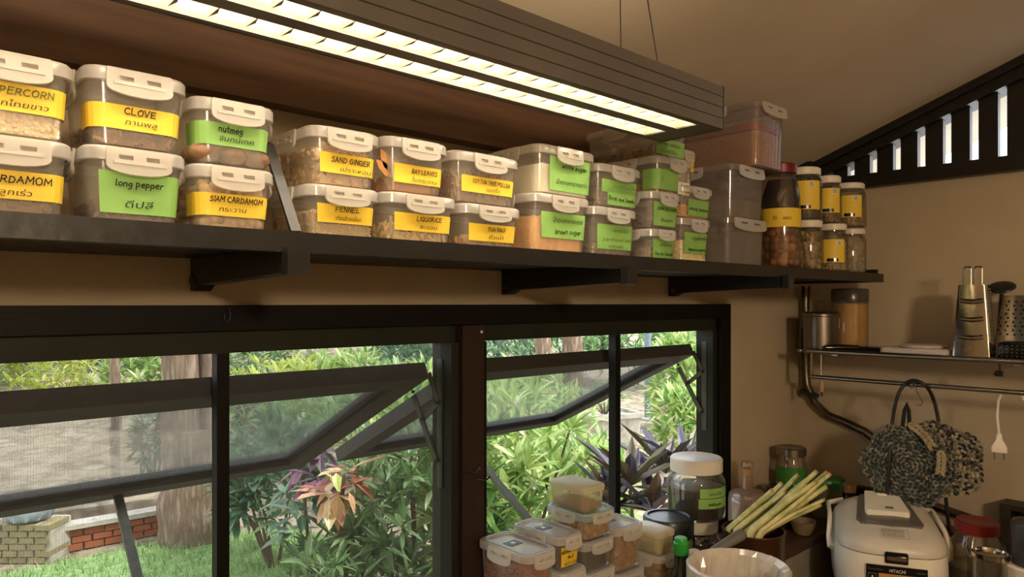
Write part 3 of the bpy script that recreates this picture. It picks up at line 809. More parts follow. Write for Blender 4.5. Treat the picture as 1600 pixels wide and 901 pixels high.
# ---- stack 5
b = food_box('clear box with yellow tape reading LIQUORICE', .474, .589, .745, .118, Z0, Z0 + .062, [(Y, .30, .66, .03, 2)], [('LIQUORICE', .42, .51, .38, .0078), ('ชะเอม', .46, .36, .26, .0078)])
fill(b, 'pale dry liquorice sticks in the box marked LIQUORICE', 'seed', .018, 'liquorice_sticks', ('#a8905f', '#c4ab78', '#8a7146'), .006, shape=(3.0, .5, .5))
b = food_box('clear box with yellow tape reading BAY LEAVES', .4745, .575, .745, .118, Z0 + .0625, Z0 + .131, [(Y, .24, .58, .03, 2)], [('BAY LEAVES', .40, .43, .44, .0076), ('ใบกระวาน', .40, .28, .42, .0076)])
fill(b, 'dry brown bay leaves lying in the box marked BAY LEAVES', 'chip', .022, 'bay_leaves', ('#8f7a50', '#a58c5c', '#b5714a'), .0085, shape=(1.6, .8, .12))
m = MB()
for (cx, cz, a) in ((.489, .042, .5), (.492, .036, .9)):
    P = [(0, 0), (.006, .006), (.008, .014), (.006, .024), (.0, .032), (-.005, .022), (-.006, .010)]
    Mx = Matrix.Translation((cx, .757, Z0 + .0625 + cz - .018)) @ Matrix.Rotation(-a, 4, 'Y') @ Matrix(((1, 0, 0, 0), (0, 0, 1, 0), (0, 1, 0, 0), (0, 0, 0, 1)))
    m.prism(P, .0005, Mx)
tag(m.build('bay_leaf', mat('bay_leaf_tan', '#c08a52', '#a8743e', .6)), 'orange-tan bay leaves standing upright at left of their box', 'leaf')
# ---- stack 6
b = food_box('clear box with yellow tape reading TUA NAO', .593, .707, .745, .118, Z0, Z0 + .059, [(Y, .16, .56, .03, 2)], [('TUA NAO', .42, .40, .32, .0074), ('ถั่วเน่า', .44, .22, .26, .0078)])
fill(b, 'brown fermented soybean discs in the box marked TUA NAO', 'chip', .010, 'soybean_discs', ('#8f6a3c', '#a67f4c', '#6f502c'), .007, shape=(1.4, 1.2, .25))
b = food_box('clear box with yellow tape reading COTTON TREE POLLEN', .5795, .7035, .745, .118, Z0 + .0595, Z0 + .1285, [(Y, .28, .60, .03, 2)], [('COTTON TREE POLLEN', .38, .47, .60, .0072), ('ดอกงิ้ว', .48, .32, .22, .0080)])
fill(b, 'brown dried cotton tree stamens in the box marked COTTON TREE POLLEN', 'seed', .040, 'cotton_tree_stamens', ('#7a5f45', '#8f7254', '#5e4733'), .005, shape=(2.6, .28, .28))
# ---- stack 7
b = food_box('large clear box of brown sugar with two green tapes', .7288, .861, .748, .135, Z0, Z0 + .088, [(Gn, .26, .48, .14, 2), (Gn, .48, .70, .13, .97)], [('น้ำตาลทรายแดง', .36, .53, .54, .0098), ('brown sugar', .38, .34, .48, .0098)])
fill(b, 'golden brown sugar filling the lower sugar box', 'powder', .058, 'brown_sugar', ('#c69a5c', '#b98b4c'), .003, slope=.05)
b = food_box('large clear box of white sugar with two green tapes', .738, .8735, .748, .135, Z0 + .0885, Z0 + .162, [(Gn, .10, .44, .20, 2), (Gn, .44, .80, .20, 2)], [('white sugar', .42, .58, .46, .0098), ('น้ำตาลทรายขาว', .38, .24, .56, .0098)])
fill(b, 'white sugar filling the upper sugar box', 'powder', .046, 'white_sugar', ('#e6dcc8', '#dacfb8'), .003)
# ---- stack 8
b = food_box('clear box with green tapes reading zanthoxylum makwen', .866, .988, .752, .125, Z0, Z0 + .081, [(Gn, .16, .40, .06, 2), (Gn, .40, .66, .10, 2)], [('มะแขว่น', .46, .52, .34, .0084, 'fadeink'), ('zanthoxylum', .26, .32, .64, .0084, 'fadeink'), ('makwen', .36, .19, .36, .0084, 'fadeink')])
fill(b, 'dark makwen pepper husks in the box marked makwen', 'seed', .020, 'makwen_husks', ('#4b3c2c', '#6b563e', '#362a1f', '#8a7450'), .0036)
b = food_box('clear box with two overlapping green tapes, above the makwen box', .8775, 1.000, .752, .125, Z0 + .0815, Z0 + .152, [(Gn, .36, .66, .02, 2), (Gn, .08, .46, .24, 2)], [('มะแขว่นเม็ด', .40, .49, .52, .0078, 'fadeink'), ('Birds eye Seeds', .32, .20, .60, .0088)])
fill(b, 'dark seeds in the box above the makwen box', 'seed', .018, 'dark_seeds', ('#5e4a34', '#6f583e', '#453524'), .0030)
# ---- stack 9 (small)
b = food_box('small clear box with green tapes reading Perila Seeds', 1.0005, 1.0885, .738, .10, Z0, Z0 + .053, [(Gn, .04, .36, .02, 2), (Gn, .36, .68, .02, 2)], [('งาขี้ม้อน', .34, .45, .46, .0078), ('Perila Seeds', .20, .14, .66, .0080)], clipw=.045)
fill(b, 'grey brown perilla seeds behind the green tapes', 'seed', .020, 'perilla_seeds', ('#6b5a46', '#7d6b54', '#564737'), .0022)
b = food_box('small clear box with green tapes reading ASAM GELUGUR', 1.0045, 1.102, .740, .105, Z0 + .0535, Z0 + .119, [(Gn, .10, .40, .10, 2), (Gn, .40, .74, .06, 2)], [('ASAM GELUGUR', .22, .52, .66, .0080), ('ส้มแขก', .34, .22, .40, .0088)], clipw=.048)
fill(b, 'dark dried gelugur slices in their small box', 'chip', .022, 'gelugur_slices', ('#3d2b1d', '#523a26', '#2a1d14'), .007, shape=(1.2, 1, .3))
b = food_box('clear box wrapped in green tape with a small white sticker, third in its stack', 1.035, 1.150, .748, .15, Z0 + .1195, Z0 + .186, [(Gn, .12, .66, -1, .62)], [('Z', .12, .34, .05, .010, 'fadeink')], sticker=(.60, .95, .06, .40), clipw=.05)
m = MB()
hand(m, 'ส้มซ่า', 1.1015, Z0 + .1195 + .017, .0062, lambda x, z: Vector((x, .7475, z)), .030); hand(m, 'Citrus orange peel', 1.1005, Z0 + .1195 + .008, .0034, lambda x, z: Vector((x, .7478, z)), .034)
o = m.build('lettering', M['ink'], b); o.location = -b.location
fill(b, 'dried orange peel at the bottom of the green-wrapped box', 'chip', .016, 'orange_peel', ('#8f6a30', '#a88040', '#6e4f22'), .006, shape=(1.3, 1, .3))
b = food_box('long clear box with faded green tape, directly below the lamp end', 1.052, 1.170, .770, .17, Z0 + .1865, Z0 + .256, [('green', .16, .58, .02, .93)], [('Golden needle', .10, .42, .70, .0075, 'fadeink'), ('ดอกไม้จีน', .24, .22, .46, .0080, 'fadeink')], clipw=.05)
fill(b, 'dusty brown flakes in the long box below the lamp end', 'chip', .020, 'dried_flakes', ('#6f5844', '#826a52', '#5a4636'), .006, shape=(1.3, 1, .3))
# ---- stack 10
b = food_box('small clear box with green tape reading tapioca pearls', 1.109, 1.2135, .748, .105, Z0, Z0 + .082, [(Gn, .20, .44, .08, 2), (Gn, .44, .68, .08, 2)], [('สาคูเม็ดเล็ก', .36, .52, .54, .0084), ('tapioca pearls', .32, .27, .62, .0082)], clipw=.052)
fill(b, 'fine cream tapioca pearls in their small box', 'ball', .040, 'tapioca_pearls', ('#d9c79c', '#cbb788', '#e2d2aa'), .0021)
b = food_box('small clear box with green tape reading mung beans', 1.112, 1.2215, .748, .105, Z0 + .0825, Z0 + .142, [(Gn, .14, .66, .20, 2)], [('mung beans', .26, .32, .62, .0086)], clipw=.052)
fill(b, 'split yellow mung beans in their small box', 'seed', .024, 'mung_beans', ('#b88a3c', '#c99a48', '#a2762e'), .0026)
b = food_box('clear box with small yellow tape, behind the mung beans box', 1.155, 1.2275, .79, .13, Z0 + .1425, Z0 + .222, [(Y, .52, .86, .2, .95)], [('GREEN CHILI', .22, .73, .68, .0070), ('Peanut', .26, .58, .60, .0080)], clipw=.03, sides=False)
fill(b, 'whitish lumps in the box behind the mung beans', 'chip', .036, 'whitish_lumps', ('#a4937c', '#c0b29c', '#8a7a64'), .005)
# ---- empty boxes
gE = 'large empty boxes at the end of the row'
food_box('empty clear box, lowest of the three-box stack beside the red-lidded jar', 1.2715, 1.4285, .748, .19, Z0, Z0 + .097, body='box_grey', lid='box_grey', group=gE, clipw=.125)
food_box('empty clear box, middle of the three-box stack beside the red-lidded jar', 1.283, 1.4285, .748, .19, Z0 + .0975, Z0 + .205, body='box_grey', lid='box_grey', group=gE, clipw=.10)
b = food_box('clear box with reddish contents, topmost of the stack beside the red-lidded jar', 1.345, 1.4715, .725, .20, Z0 + .2055, Z0 + .338, body='box_grey', lid='box_grey', group=gE, clipw=.10)
fill(b, 'tan powder in the topmost box of the end stack', 'powder', .075, 'tan_powder', ('#a8794c', '#97683e'), .003)
W_, D_, r_ = inner(b)
m = MB(); m.loft([rr(W_ - .004, D_ - .004, r_, .0775), rr(W_ - .004, D_ - .004, r_, .092)], True, True)
o = m.build('red_bag', mat('red_bag_plastic', '#b5492f', '#9c3a24', .45, scale=30, bump=.5, bscale=40), None, True, b.location)
tag(o, 'red plastic bag lying on tan powder in the topmost box', 'bag')

# ================================================================== GLASS JARS
def jar(label, c, r, h, lidmat, lidh, glass='jarglass', neck=.82, group=None, lidr=None, shoulder=.14, name='glass_jar', cat='jar', ribs=40, pet=0):
    o = empty(name, c); tag(o, label, cat, group)
    hb = h - lidh
    P = [(r * .86, 0), (r * .97, h * .02), (r, h * .06), (r, hb - h * shoulder), (r * .97, hb - h * shoulder * .7), (r * .9, hb - h * shoulder * .35), (r * neck, hb - h * .02), (r * neck, hb + lidh * .3)]
    m = MB(); m.lathe(P, 32, cap1=False); m.build('body', M[glass], o, True)
    lr = lidr or r * neck + .004
    m = MB(); n = ribs
    rings = []
    for rad, z in ((lr * .97, hb), (lr, hb + .001), (lr, h - .003), (lr - .003, h), (lr - .008, h), (lr - .010, h - .001)):
        rings.append([Vector(((rad - (.0006 if i % 2 and z < h - .002 else 0)) * cos(2 * pi * i / n), (rad - (.0006 if i % 2 and z < h - .002 else 0)) * sin(2 * pi * i / n), z)) for i in range(n)])
    m.loft(rings, True, True); m.build('lid', M[lidmat] if isinstance(lidmat, str) else lidmat, o, True)
    o['_r'] = r; o['_c'] = tuple(c)
    return o
def band(o, matname, z0, z1, a0, a1, eps=.0007, n=20, name='label_tape', r=None):
    r = (r or o['_r']) + eps
    rows = [[Vector((r * cos(a0 + (a1 - a0) * i / n), r * sin(a0 + (a1 - a0) * i / n), z)) for i in range(n + 1)] for z in (z0, z1)]
    m = MB(); m.loft(rows, False, False, False)
    return m.build(name, M[matname], o, True)
def face_angle(o):      # direction from a thing towards the viewer
    l = o.location; return math.atan2(-l.y, -l.x)
def curved(o, a, r=None, eps=.0016):
    r = (r or o['_r']) + eps
    return lambda x, z: Vector((r * cos(a + x / r), r * sin(a + x / r), z))
def heap(o, label, name, cols, size, top, shape=(1, 1, 1), rough=.6, n=None, lum=.15, sub=0, gap=.0025, cat='food'):
    """contents pressed against the jar wall, plus a core"""
    r = o['_r'] - gap; m = MB()
    m.lathe([(r * .8 - size * .4, .004), (r - size * 1.1, .01), (r - size * 1.1, top - size)], 18)
    z = .004 + size * .8
    st = size * 1.65
    while z < top:
        k = int(2 * pi * (r - size) / st); o2 = random.random()
        for i in range(k):
            a = 2 * pi * (i + o2) / k
            rad = r - size * 1.0 - random.uniform(0, size * .3)
            m.blob((rad * cos(a), rad * sin(a), z + random.uniform(-.3, .3) * size), size * shape[0], size * shape[1], size * shape[2], Euler((random.uniform(0, 6), random.uniform(0, 6), random.uniform(0, 6))), lum, sub)
        z += st * .92
    for i in range(int((r / st) ** 2 * 3.2)):
        a = random.uniform(0, 2 * pi); q = (r - size) * random.random() ** .5
        m.blob((q * cos(a), q * sin(a), top - size * .4), size * shape[0], size * shape[1], size * shape[2], Euler((random.uniform(0, 6), random.uniform(0, 6), random.uniform(0, 6))), lum, sub)
    vv = []
    for p in m.v:
        q = math.hypot(p[0], p[1]); k = min(1, r / q) if q > 1e-6 else 1
        vv.append((p[0] * k, p[1] * k, max(.003, p[2])))
    m.v = vv
    ob = m.build(name, mat(name + '_mix', cols[0], list(cols[1:]), rough, island=True), None, sub > 0, o.location)
    tag(ob, label, cat, kind='stuff'); return ob
def liquid(o, label, name, col, z0, z1, rough=.15, gap=.0022, cat='food'):
    r = o['_r'] - gap; m = MB(); m.lathe([(r * .84, z0), (r, z0 + .006), (r, z1)], 28)
    ob = m.build(name, mat(name + '_fill', col, col, rough, scale=8), None, True, o.location)
    tag(ob, label, cat); return ob
# tall jar with red lid
j = jar('tall glass jar with red lid and broad yellow tape', (1.535, .775, Z0), .0435, .236, 'redlid', .022, neck=.70, shoulder=.30, lidr=.036)
band(j, 'yellow', .092, .134, 0, 2 * pi, n=40)
fa = face_angle(j); m = MB(); f = curved(j, fa); hand(m, '10', -.016, .108, .012, f, .010); hand(m, 'mins', .006, .108, .012, f, .020); m.build('lettering', M['olive_ink'], j)
heap(j, 'orange brown pickled fruits in the tall red-lidded jar', 'pickled_fruit', ('#7c4a1c', '#a1672a', '#5d3412', '#b98140'), .0115, .090, rough=.25, sub=1, lum=.08)
ob = MB().lathe([(.030, .136), (.0402, .138), (.0402, .158), (.033, .185), (.0285, .200)], 24).build('dark_syrup', mat('dark_syrup_fill', '#1c0e07', '#261309', .15), None, True, j.location)
tag(ob, 'dark syrup above the yellow tape of the tall jar', 'syrup')
# six jars with white lids
gj = 'white-lidded jars at the shelf end'
j = jar('small jar of mottled quail eggs with white lid, lower row', (1.650, .765, Z0), .0345, .117, 'whitelid', .017, group=gj, neck=.84)
heap(j, 'speckled brown and cream quail eggs in the small jar', 'quail_eggs', ('#3c2c1c', '#8f7a58', '#c4b088', '#5a432a', '#a89468'), .0068, .090, shape=(1.2, .9, .9), sub=0, lum=.05)
j = jar('jar with wide yellow label and white lid, middle of the lower row', (1.768, .760, Z0), .0375, .117, 'whitelid', .016, group=gj)
band(j, 'yellow', .022, .078, face_angle(j) - .85, face_angle(j) + .85)
def jar_print(j, za, zb):
    f = curved(j, face_angle(j)); m = MB(); m.loft([[f(-.010 + .026 * k / 5, za) for k in range(6)], [f(-.010 + .026 * k / 5, za + .008) for k in range(6)]], False, False, False); m.build('printed_block', M['blackgloss'], j)
    m = MB(); m.loft([[f(.012 + .012 * k / 3, zb - .012) for k in range(4)], [f(.012 + .012 * k / 3, zb) for k in range(4)]], False, False, False); m.build('price_sticker', M['whiteprint'], j)
    m = MB()
    f2 = curved(j, face_angle(j), eps=.0022)
    for q in range(3): m.loft([[f2(.0135 + .009 * k / 3, zb - .010 + q * .0034) for k in range(4)], [f2(.0135 + .009 * k / 3, zb - .0085 + q * .0034) for k in range(4)]], False, False, False)
    m.build('lettering', M['ink'], j)
jar_print(j, .024, .074)
heap(j, 'pale dried pieces behind the lower yellow label', 'pale_dried_pieces', ('#b7a585', '#a3906c', '#c6b697'), .005, .070)
j = jar('unlabelled jar of whitish crystals with white lid, end of the lower row', (1.915, .775, Z0), .039, .117, 'whitelid', .015, group=gj)
heap(j, 'whitish grey crystals in the end jar', 'whitish_crystals', ('#a59c8c', '#b8b0a0', '#8f8676'), .0065, .082, lum=.3)
j = jar('dark-filled jar with yellow label and white lid, left of the upper row', (1.672, .785, Z0 + .1175), .042, .128, 'whitelid', .018, group=gj)
band(j, 'yellow', .026, .094, face_angle(j) - .35, face_angle(j) + .95); jar_print(j, .028, .090)
heap(j, 'dark brown dried pieces in the upper left jar', 'dark_dried_pieces', ('#2a1a0e', '#3d2816', '#1c110a'), .006, .100)
j = jar('narrow jar with yellow label and white lid, middle of the upper row', (1.766, .770, Z0 + .1175), .034, .118, 'whitelid', .018, group=gj)
band(j, 'yellow', .026, .086, face_angle(j) - .8, face_angle(j) + .95); jar_print(j, .028, .084)
heap(j, 'brown dried pieces in the upper middle jar', 'brown_dried_pieces', ('#6b5638', '#80694a', '#54422a'), .005, .06)
j = jar('wide jar with yellow label and white lid, right of the upper row', (1.905, .775, Z0 + .1175), .0425, .116, 'whitelid', .015, group=gj)
band(j, 'yellow', .026, .082, face_angle(j) - .8, face_angle(j) + .8); jar_print(j, .028, .080)
heap(j, 'pale brown dried slices in the upper right jar', 'pale_slices', ('#8a7556', '#9f8a68', '#75603f'), .006, .05)

# ================================================================== BOXES ON THE WORKTOP BY THE WINDOW
CT = .88                       # worktop height
gw = 'lock-lid boxes stacked by the window'
def wbx(label, x0, x1, yf, dep, zb, zt, **k):
    k.setdefault('group', gw); k.setdefault('seal', True)
    return food_box(label, x0, x1, yf, dep, zb, zt, **k)
# stack A (front left)
zA = E - .420
wbx('tall clear box of orange chilli powder, nearest the centre post', .808, .886, .845, .132, zA - .105, zA, tapes=[(Y, .06, .32, .20, 2)], texts=[('GROUND CHILI', .30, .15, .66, .0085)], lidlabel=True)
def last(): return [o for o in COL.objects if o.type == 'EMPTY' and o.get('category') == 'container'][-1]
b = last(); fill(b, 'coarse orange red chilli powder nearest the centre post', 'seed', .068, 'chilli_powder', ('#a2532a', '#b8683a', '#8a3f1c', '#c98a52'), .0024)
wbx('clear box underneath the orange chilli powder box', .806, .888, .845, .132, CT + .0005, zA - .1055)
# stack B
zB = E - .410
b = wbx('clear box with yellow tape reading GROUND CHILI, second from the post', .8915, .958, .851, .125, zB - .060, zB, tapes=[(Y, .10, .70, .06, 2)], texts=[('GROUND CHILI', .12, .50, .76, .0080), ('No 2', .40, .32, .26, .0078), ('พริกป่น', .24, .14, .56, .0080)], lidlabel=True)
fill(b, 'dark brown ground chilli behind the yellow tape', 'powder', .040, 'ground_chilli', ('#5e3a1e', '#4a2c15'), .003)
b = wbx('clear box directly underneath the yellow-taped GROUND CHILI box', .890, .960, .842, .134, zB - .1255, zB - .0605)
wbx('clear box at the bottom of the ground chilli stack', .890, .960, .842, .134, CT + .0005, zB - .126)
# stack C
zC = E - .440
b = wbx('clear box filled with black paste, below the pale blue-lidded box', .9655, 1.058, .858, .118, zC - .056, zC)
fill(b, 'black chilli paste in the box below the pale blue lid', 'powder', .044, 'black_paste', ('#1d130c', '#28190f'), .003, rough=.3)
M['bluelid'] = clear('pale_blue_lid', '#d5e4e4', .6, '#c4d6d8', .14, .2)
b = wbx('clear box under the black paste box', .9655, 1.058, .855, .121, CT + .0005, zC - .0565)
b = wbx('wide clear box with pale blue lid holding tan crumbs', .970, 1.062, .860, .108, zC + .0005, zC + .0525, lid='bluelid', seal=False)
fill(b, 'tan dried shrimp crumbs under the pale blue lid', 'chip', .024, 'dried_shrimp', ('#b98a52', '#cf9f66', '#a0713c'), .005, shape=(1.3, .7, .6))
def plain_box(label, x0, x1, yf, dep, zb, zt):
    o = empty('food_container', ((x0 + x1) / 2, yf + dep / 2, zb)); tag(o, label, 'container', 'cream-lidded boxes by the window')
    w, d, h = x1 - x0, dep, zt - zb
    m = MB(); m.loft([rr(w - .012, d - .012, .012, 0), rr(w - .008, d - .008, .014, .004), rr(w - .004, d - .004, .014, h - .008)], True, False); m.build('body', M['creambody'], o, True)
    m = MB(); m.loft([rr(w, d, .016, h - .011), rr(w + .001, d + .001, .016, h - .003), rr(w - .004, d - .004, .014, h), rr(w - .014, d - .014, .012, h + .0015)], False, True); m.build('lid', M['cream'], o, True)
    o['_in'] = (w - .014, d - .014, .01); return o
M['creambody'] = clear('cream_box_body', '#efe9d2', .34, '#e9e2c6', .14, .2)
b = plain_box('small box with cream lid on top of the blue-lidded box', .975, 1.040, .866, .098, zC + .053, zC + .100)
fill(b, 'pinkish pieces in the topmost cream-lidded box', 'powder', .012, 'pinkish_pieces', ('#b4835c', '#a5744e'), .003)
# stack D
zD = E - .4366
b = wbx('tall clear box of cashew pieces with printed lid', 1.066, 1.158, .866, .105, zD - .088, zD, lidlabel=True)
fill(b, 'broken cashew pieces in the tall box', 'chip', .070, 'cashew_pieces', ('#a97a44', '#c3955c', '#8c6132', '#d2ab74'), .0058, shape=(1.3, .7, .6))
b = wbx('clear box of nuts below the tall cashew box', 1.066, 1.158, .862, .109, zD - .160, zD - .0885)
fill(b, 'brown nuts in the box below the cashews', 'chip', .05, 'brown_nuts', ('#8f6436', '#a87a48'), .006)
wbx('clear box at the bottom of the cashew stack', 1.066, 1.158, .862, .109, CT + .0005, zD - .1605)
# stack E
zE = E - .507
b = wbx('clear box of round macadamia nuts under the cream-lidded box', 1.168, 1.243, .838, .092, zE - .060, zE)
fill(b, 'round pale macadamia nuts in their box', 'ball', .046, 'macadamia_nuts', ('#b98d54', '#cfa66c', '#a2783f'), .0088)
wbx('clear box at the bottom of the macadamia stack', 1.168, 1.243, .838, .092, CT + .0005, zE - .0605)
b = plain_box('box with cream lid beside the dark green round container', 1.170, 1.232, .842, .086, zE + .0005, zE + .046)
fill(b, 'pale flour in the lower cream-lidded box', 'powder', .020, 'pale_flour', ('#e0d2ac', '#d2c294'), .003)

# ---- round containers
def lathe_thing(name, label, cat, loc, parts, group=None, n=28):
    o = empty(name, loc); tag(o, label, cat, group)
    for nm, prof, mt in parts:
        MB().lathe(prof, n).build(nm, M[mt] if isinstance(mt, str) else mt, o, True)
    return o
M['greentub'] = clear('green_tub', '#b9c8a0', .35, '#a9b78c', .16, .12)
o = lathe_thing('round_tub', 'round green tinted tub with dark ribbed screw lid', 'container', (1.318, .925, CT), [('body', [(.046, 0), (.050, .006), (.052, .21)], 'greentub')])
m = MB()
rings = []
for rad, z in ((.0545, .208), (.0555, .212), (.0555, .246), (.052, .2505), (.046, .2505), (.044, .247)):
    rings.append([Vector((rad * cos(2 * pi * i / 60) * (1 - .012 * (i % 2) * (z < .25)), rad * sin(2 * pi * i / 60) * (1 - .012 * (i % 2) * (z < .25)), z)) for i in range(60)])
for k in range(8):
    rad = .042 - k * .005; rings.append([Vector((rad * cos(2 * pi * i / 60), rad * sin(2 * pi * i / 60), .247 + .0008 * (k % 2))) for i in range(60)])
m.loft(rings, True, True); m.build('lid', M['blacklid'], o, True)
o['_r'] = .049
liquid(o, 'pale green powder in the round tub', 'green_powder', '#8e9a6c', .006, .16, .8)
# jar under, jar over
j = jar('brown filled jar with white lid under the large makwen jar', (1.433, .928, CT), .056, .2245, 'whitelid', .030, neck=.80)
heap(j, 'brown sauce lumps in the lower jar', 'brown_sauce_lumps', ('#3a2412', '#4c301a', '#2c1a0c'), .007, .17)
zJ = CT + .225
j = jar('large jar of dark makwen with white lid and green tapes', (1.433, .928, zJ), .0655, .138, 'whitelid', .032, neck=.84, shoulder=.16, lidr=.0595)
ob = MB().lathe([(.052, .004), (.062, .010), (.0632, .03), (.0632, .072)], 28).build('dark_makwen', mat('dark_makwen_fill', '#14100a', '#1f1810', .5, scale=60, bump=.4), None, True, j.location)
tag(ob, 'dark makwen filling the large jar', 'spice')
fa = face_angle(j) + .62
band(j, 'green', .034, .056, fa - .55, fa + .75); band(j, 'green', .0575, .079, fa - .50, fa + .75)
m = MB(); f = curved(j, fa); hand(m, 'มะแขว่น', -.012, .064, .0095, f, .034); hand(m, 'makwen', -.014, .041, .0100, f, .036); m.build('lettering', M['ink'], j)
# green-capped dark bottle, small white-capped bottle
M['greencap'] = mat('green_cap_plastic', '#2f9a3c', '#278a34', .35)
lathe_thing('sauce_bottle', 'small dark bottle with bright green cap beside the bin', 'bottle', (1.167, .790, CT), [('body', [(.022, 0), (.0235, .004), (.0235, .16), (.021, .19), (.013, .215), (.0125, .235)], 'darkglass'), ('cap', [(.0135, .2355), (.0145, .237), (.0145, .258), (.0125, .2595), (.0125, .266), (.011, .268)], 'greencap')])
lathe_thing('small_bottle', 'small brown bottle with white cap behind the bin', 'bottle', (1.236, .805, CT), [('body', [(.017, 0), (.018, .003), (.018, .16), (.009, .19), (.009, .2)], 'darkglass'), ('cap', [(.0115, .2), (.012, .202), (.012, .221), (.0105, .223)], 'whitelid')])

# ---- bin with liner
o = empty('waste_bin', (1.165, .668, CT)); tag(o, 'cream round bin lined with a crinkled clear plastic bag', 'bin')
M['binp'] = mat('bin_cream_plastic', '#d2bfa2', '#c8b496', .45)
m = MB(); m.lathe([(.064, 0), (.066, .002), (.083, .236), (.087, .2365), (.088, .242), (.085, .245), (.081, .243), (.063, .006)], 48, cap1=True); m.build('body', M['binp'], o, True)
M['liner'] = clear('bag_plastic', '#f2ede2', .88, '#efe9dc', .3, .14, .08)
m = MB(); rings = []
random.seed(3)
for rad, z, cr in ((.0895, .205, .0025), (.0905, .225, .002), (.0905, .246, .001), (.0865, .2495, .0008), (.0775, .240, .0015), (.0735, .222, .0032), (.0715, .205, .004), (.069, .18, .005), (.061, .12, .006), (.050, .055, .006)):
    rings.append([Vector(((rad + random.uniform(-cr, cr)) * cos(2 * pi * i / 64), (rad + random.uniform(-cr, cr)) * sin(2 * pi * i / 64), z + random.uniform(-cr, cr) * .5)) for i in range(64)])
m.loft(rings, False, True); m.build('liner_bag', M['liner'], o)
random.seed(11)

# ---- pot with lemongrass
pc = Vector((1.392, .762, CT))
o = empty('saucepan', pc); tag(o, 'tall dark brown pot holding the lemongrass stalks', 'pot')
M['potbrown'] = mat('pot_brown_enamel', '#4a2e1a', '#3a2212', .3, scale=14)
m = MB(); m.lathe([(.058, 0), (.0615, .004), (.0625, .238), (.0645, .2405), (.064, .2435), (.0605, .242), (.059, .02)], 40, cap1=True); m.build('body', M['potbrown'], o, True)
tp, bt = at(1164, 831, s=1.425), at(1110, 864, s=1.405)
o = empty('turner', bt); tag(o, 'grey handled turner leaning between the bin and the brown pot', 'utensil')
dv = (tp - bt).normalized(); sd = dv.cross(Vector((-.65, -.4, .6))).normalized(); nn = sd.cross(dv)
m = MB(); rings = []
LN = (tp - bt).length
for f_, w, t in ((-.9, .006, .004), (0, .009, .005), (.45, .0105, .006), (.85, .0120, .0065), (.97, .0105, .0055), (1.0, .006, .003)):
    c = dv * (LN * f_); rings.append([c + sd * (w * cos(a)) + nn * (t * sin(a)) for a in [2 * pi * i / 12 for i in range(12)]])
m.loft(rings); m.build('handle', M['darkgrey'], o, True)
M['lemon'] = mat('lemongrass_green', '#b4b678', ['#ccc690', '#9ca662', '#c4bf84'], .45, scale=9, stretch=(2, 2, 2))
M['lemoncut'] = mat('lemongrass_cut', '#b5935a', '#8f6d3c', .7)
ends = [(1207, 765, 1138, 826), (1222, 755, 1146, 828), (1228, 768, 1150, 828), (1240, 750, 1158, 829), (1247, 742, 1160, 824), (1252, 758, 1168, 830), (1262, 772, 1170, 828), (1270, 741, 1172, 822), (1275, 752, 1176, 826), (1276, 736, 1182, 824), (1292, 737, 1186, 826), (1297, 740, 1190, 828), (1291, 760, 1182, 830), (1262, 785, 1178, 831), (1288, 780, 1192, 831), (1282, 788, 1186, 833)]
names = ['leftmost', 'second from left', 'third from left', 'fourth from left', 'fifth from left', 'sixth from left', 'seventh from left', 'eighth from left', 'ninth from left', 'tenth from left']
for i, (ue, ve, ub, vb) in enumerate(ends):
    depth = 1.50 + .02 * math.sin(i * 2.1) + (.025 if i < 8 else -.01)
    tip = at(ue, ve, s=depth - .02 + .01 * (i % 3)); base = at(ub, vb, s=depth)
    d = (tip - base); root = base - d.normalized() * .05
    # keep the hidden foot of the stalk inside the pot
    off = Vector((root.x - pc.x, root.y - pc.y, 0))
    if off.length > .048: off = off.normalized() * .048; root.x, root.y = pc.x + off.x, pc.y + off.y
    root.z = CT + .17
    so = empty('lemongrass_stalk', root)
    tag(so, 'lemongrass stalk in the pot, cut end %s' % ['lowest at far left', 'second along the upper left edge', 'third along the upper left edge', 'just left of the bunch centre', 'high near the bunch centre, pale', 'in the middle of the bunch', 'low in the middle of the bunch', 'high right of the centre', 'right of the centre, half hidden', 'uppermost of the whole bunch', 'at the far upper right', 'outermost at the upper right', 'right side, thick and pale', 'short, low in the bunch', 'lower right with green tip', 'lowest at the right edge'][i], 'lemongrass', 'lemongrass stalks in the pot')
    mid = base + d * .5 + Vector((0, 0, .004 * math.sin(i)))
    r = .0062 + .0012 * math.sin(i * 1.7)
    P = [Vector((0, 0, 0)), base - root, mid - root, base + d * .93 - root, tip - root]
    m = MB(); m.tube(P, [r * 1.15, r * 1.1, r * .9, r * .72, r * .66], 10); m.build('stalk', M['lemon'], so, True)
    q = d.normalized(); m = MB(); m.tube([tip - root - q * .004, tip - root + q * .001], [r * .75, r * .70], 10); m.build('cut_end', M['lemoncut'], so, True)

# ---- things on the plank ledge
LZ = CT + .1308
M['pink'] = clear('pink_bottle', '#cdb2a2', .75, '#c7a896', .25, .1)
lathe_thing('round_bottle', 'squat pinkish glass bottle with corked neck on the ledge', 'bottle', (1.668, .93, LZ), [('body', [(.040, 0), (.046, .006), (.0475, .03), (.0475, .085), (.045, .103), (.036, .113), (.014, .117), (.0135, .15)], 'pink'), ('cork', [(.0125, .1502), (.0128, .152), (.0125, .168)], mat('cork_tan', '#b08a68', '#9c7654', .8)), ('stopper', [(.0145, .1682), (.0155, .170), (.0155, .181), (.013, .185), (.006, .187)], 'jarglass')])
lathe_thing('black_jar', 'small black-lidded jar on the ledge behind the lemongrass', 'jar', (1.800, .905, LZ), [('body', [(.036, 0), (.038, .004), (.038, .08)], 'darkglass'), ('lid', [(.0395, .0802), (.040, .082), (.040, .101), (.037, .104)], 'blackgloss')])
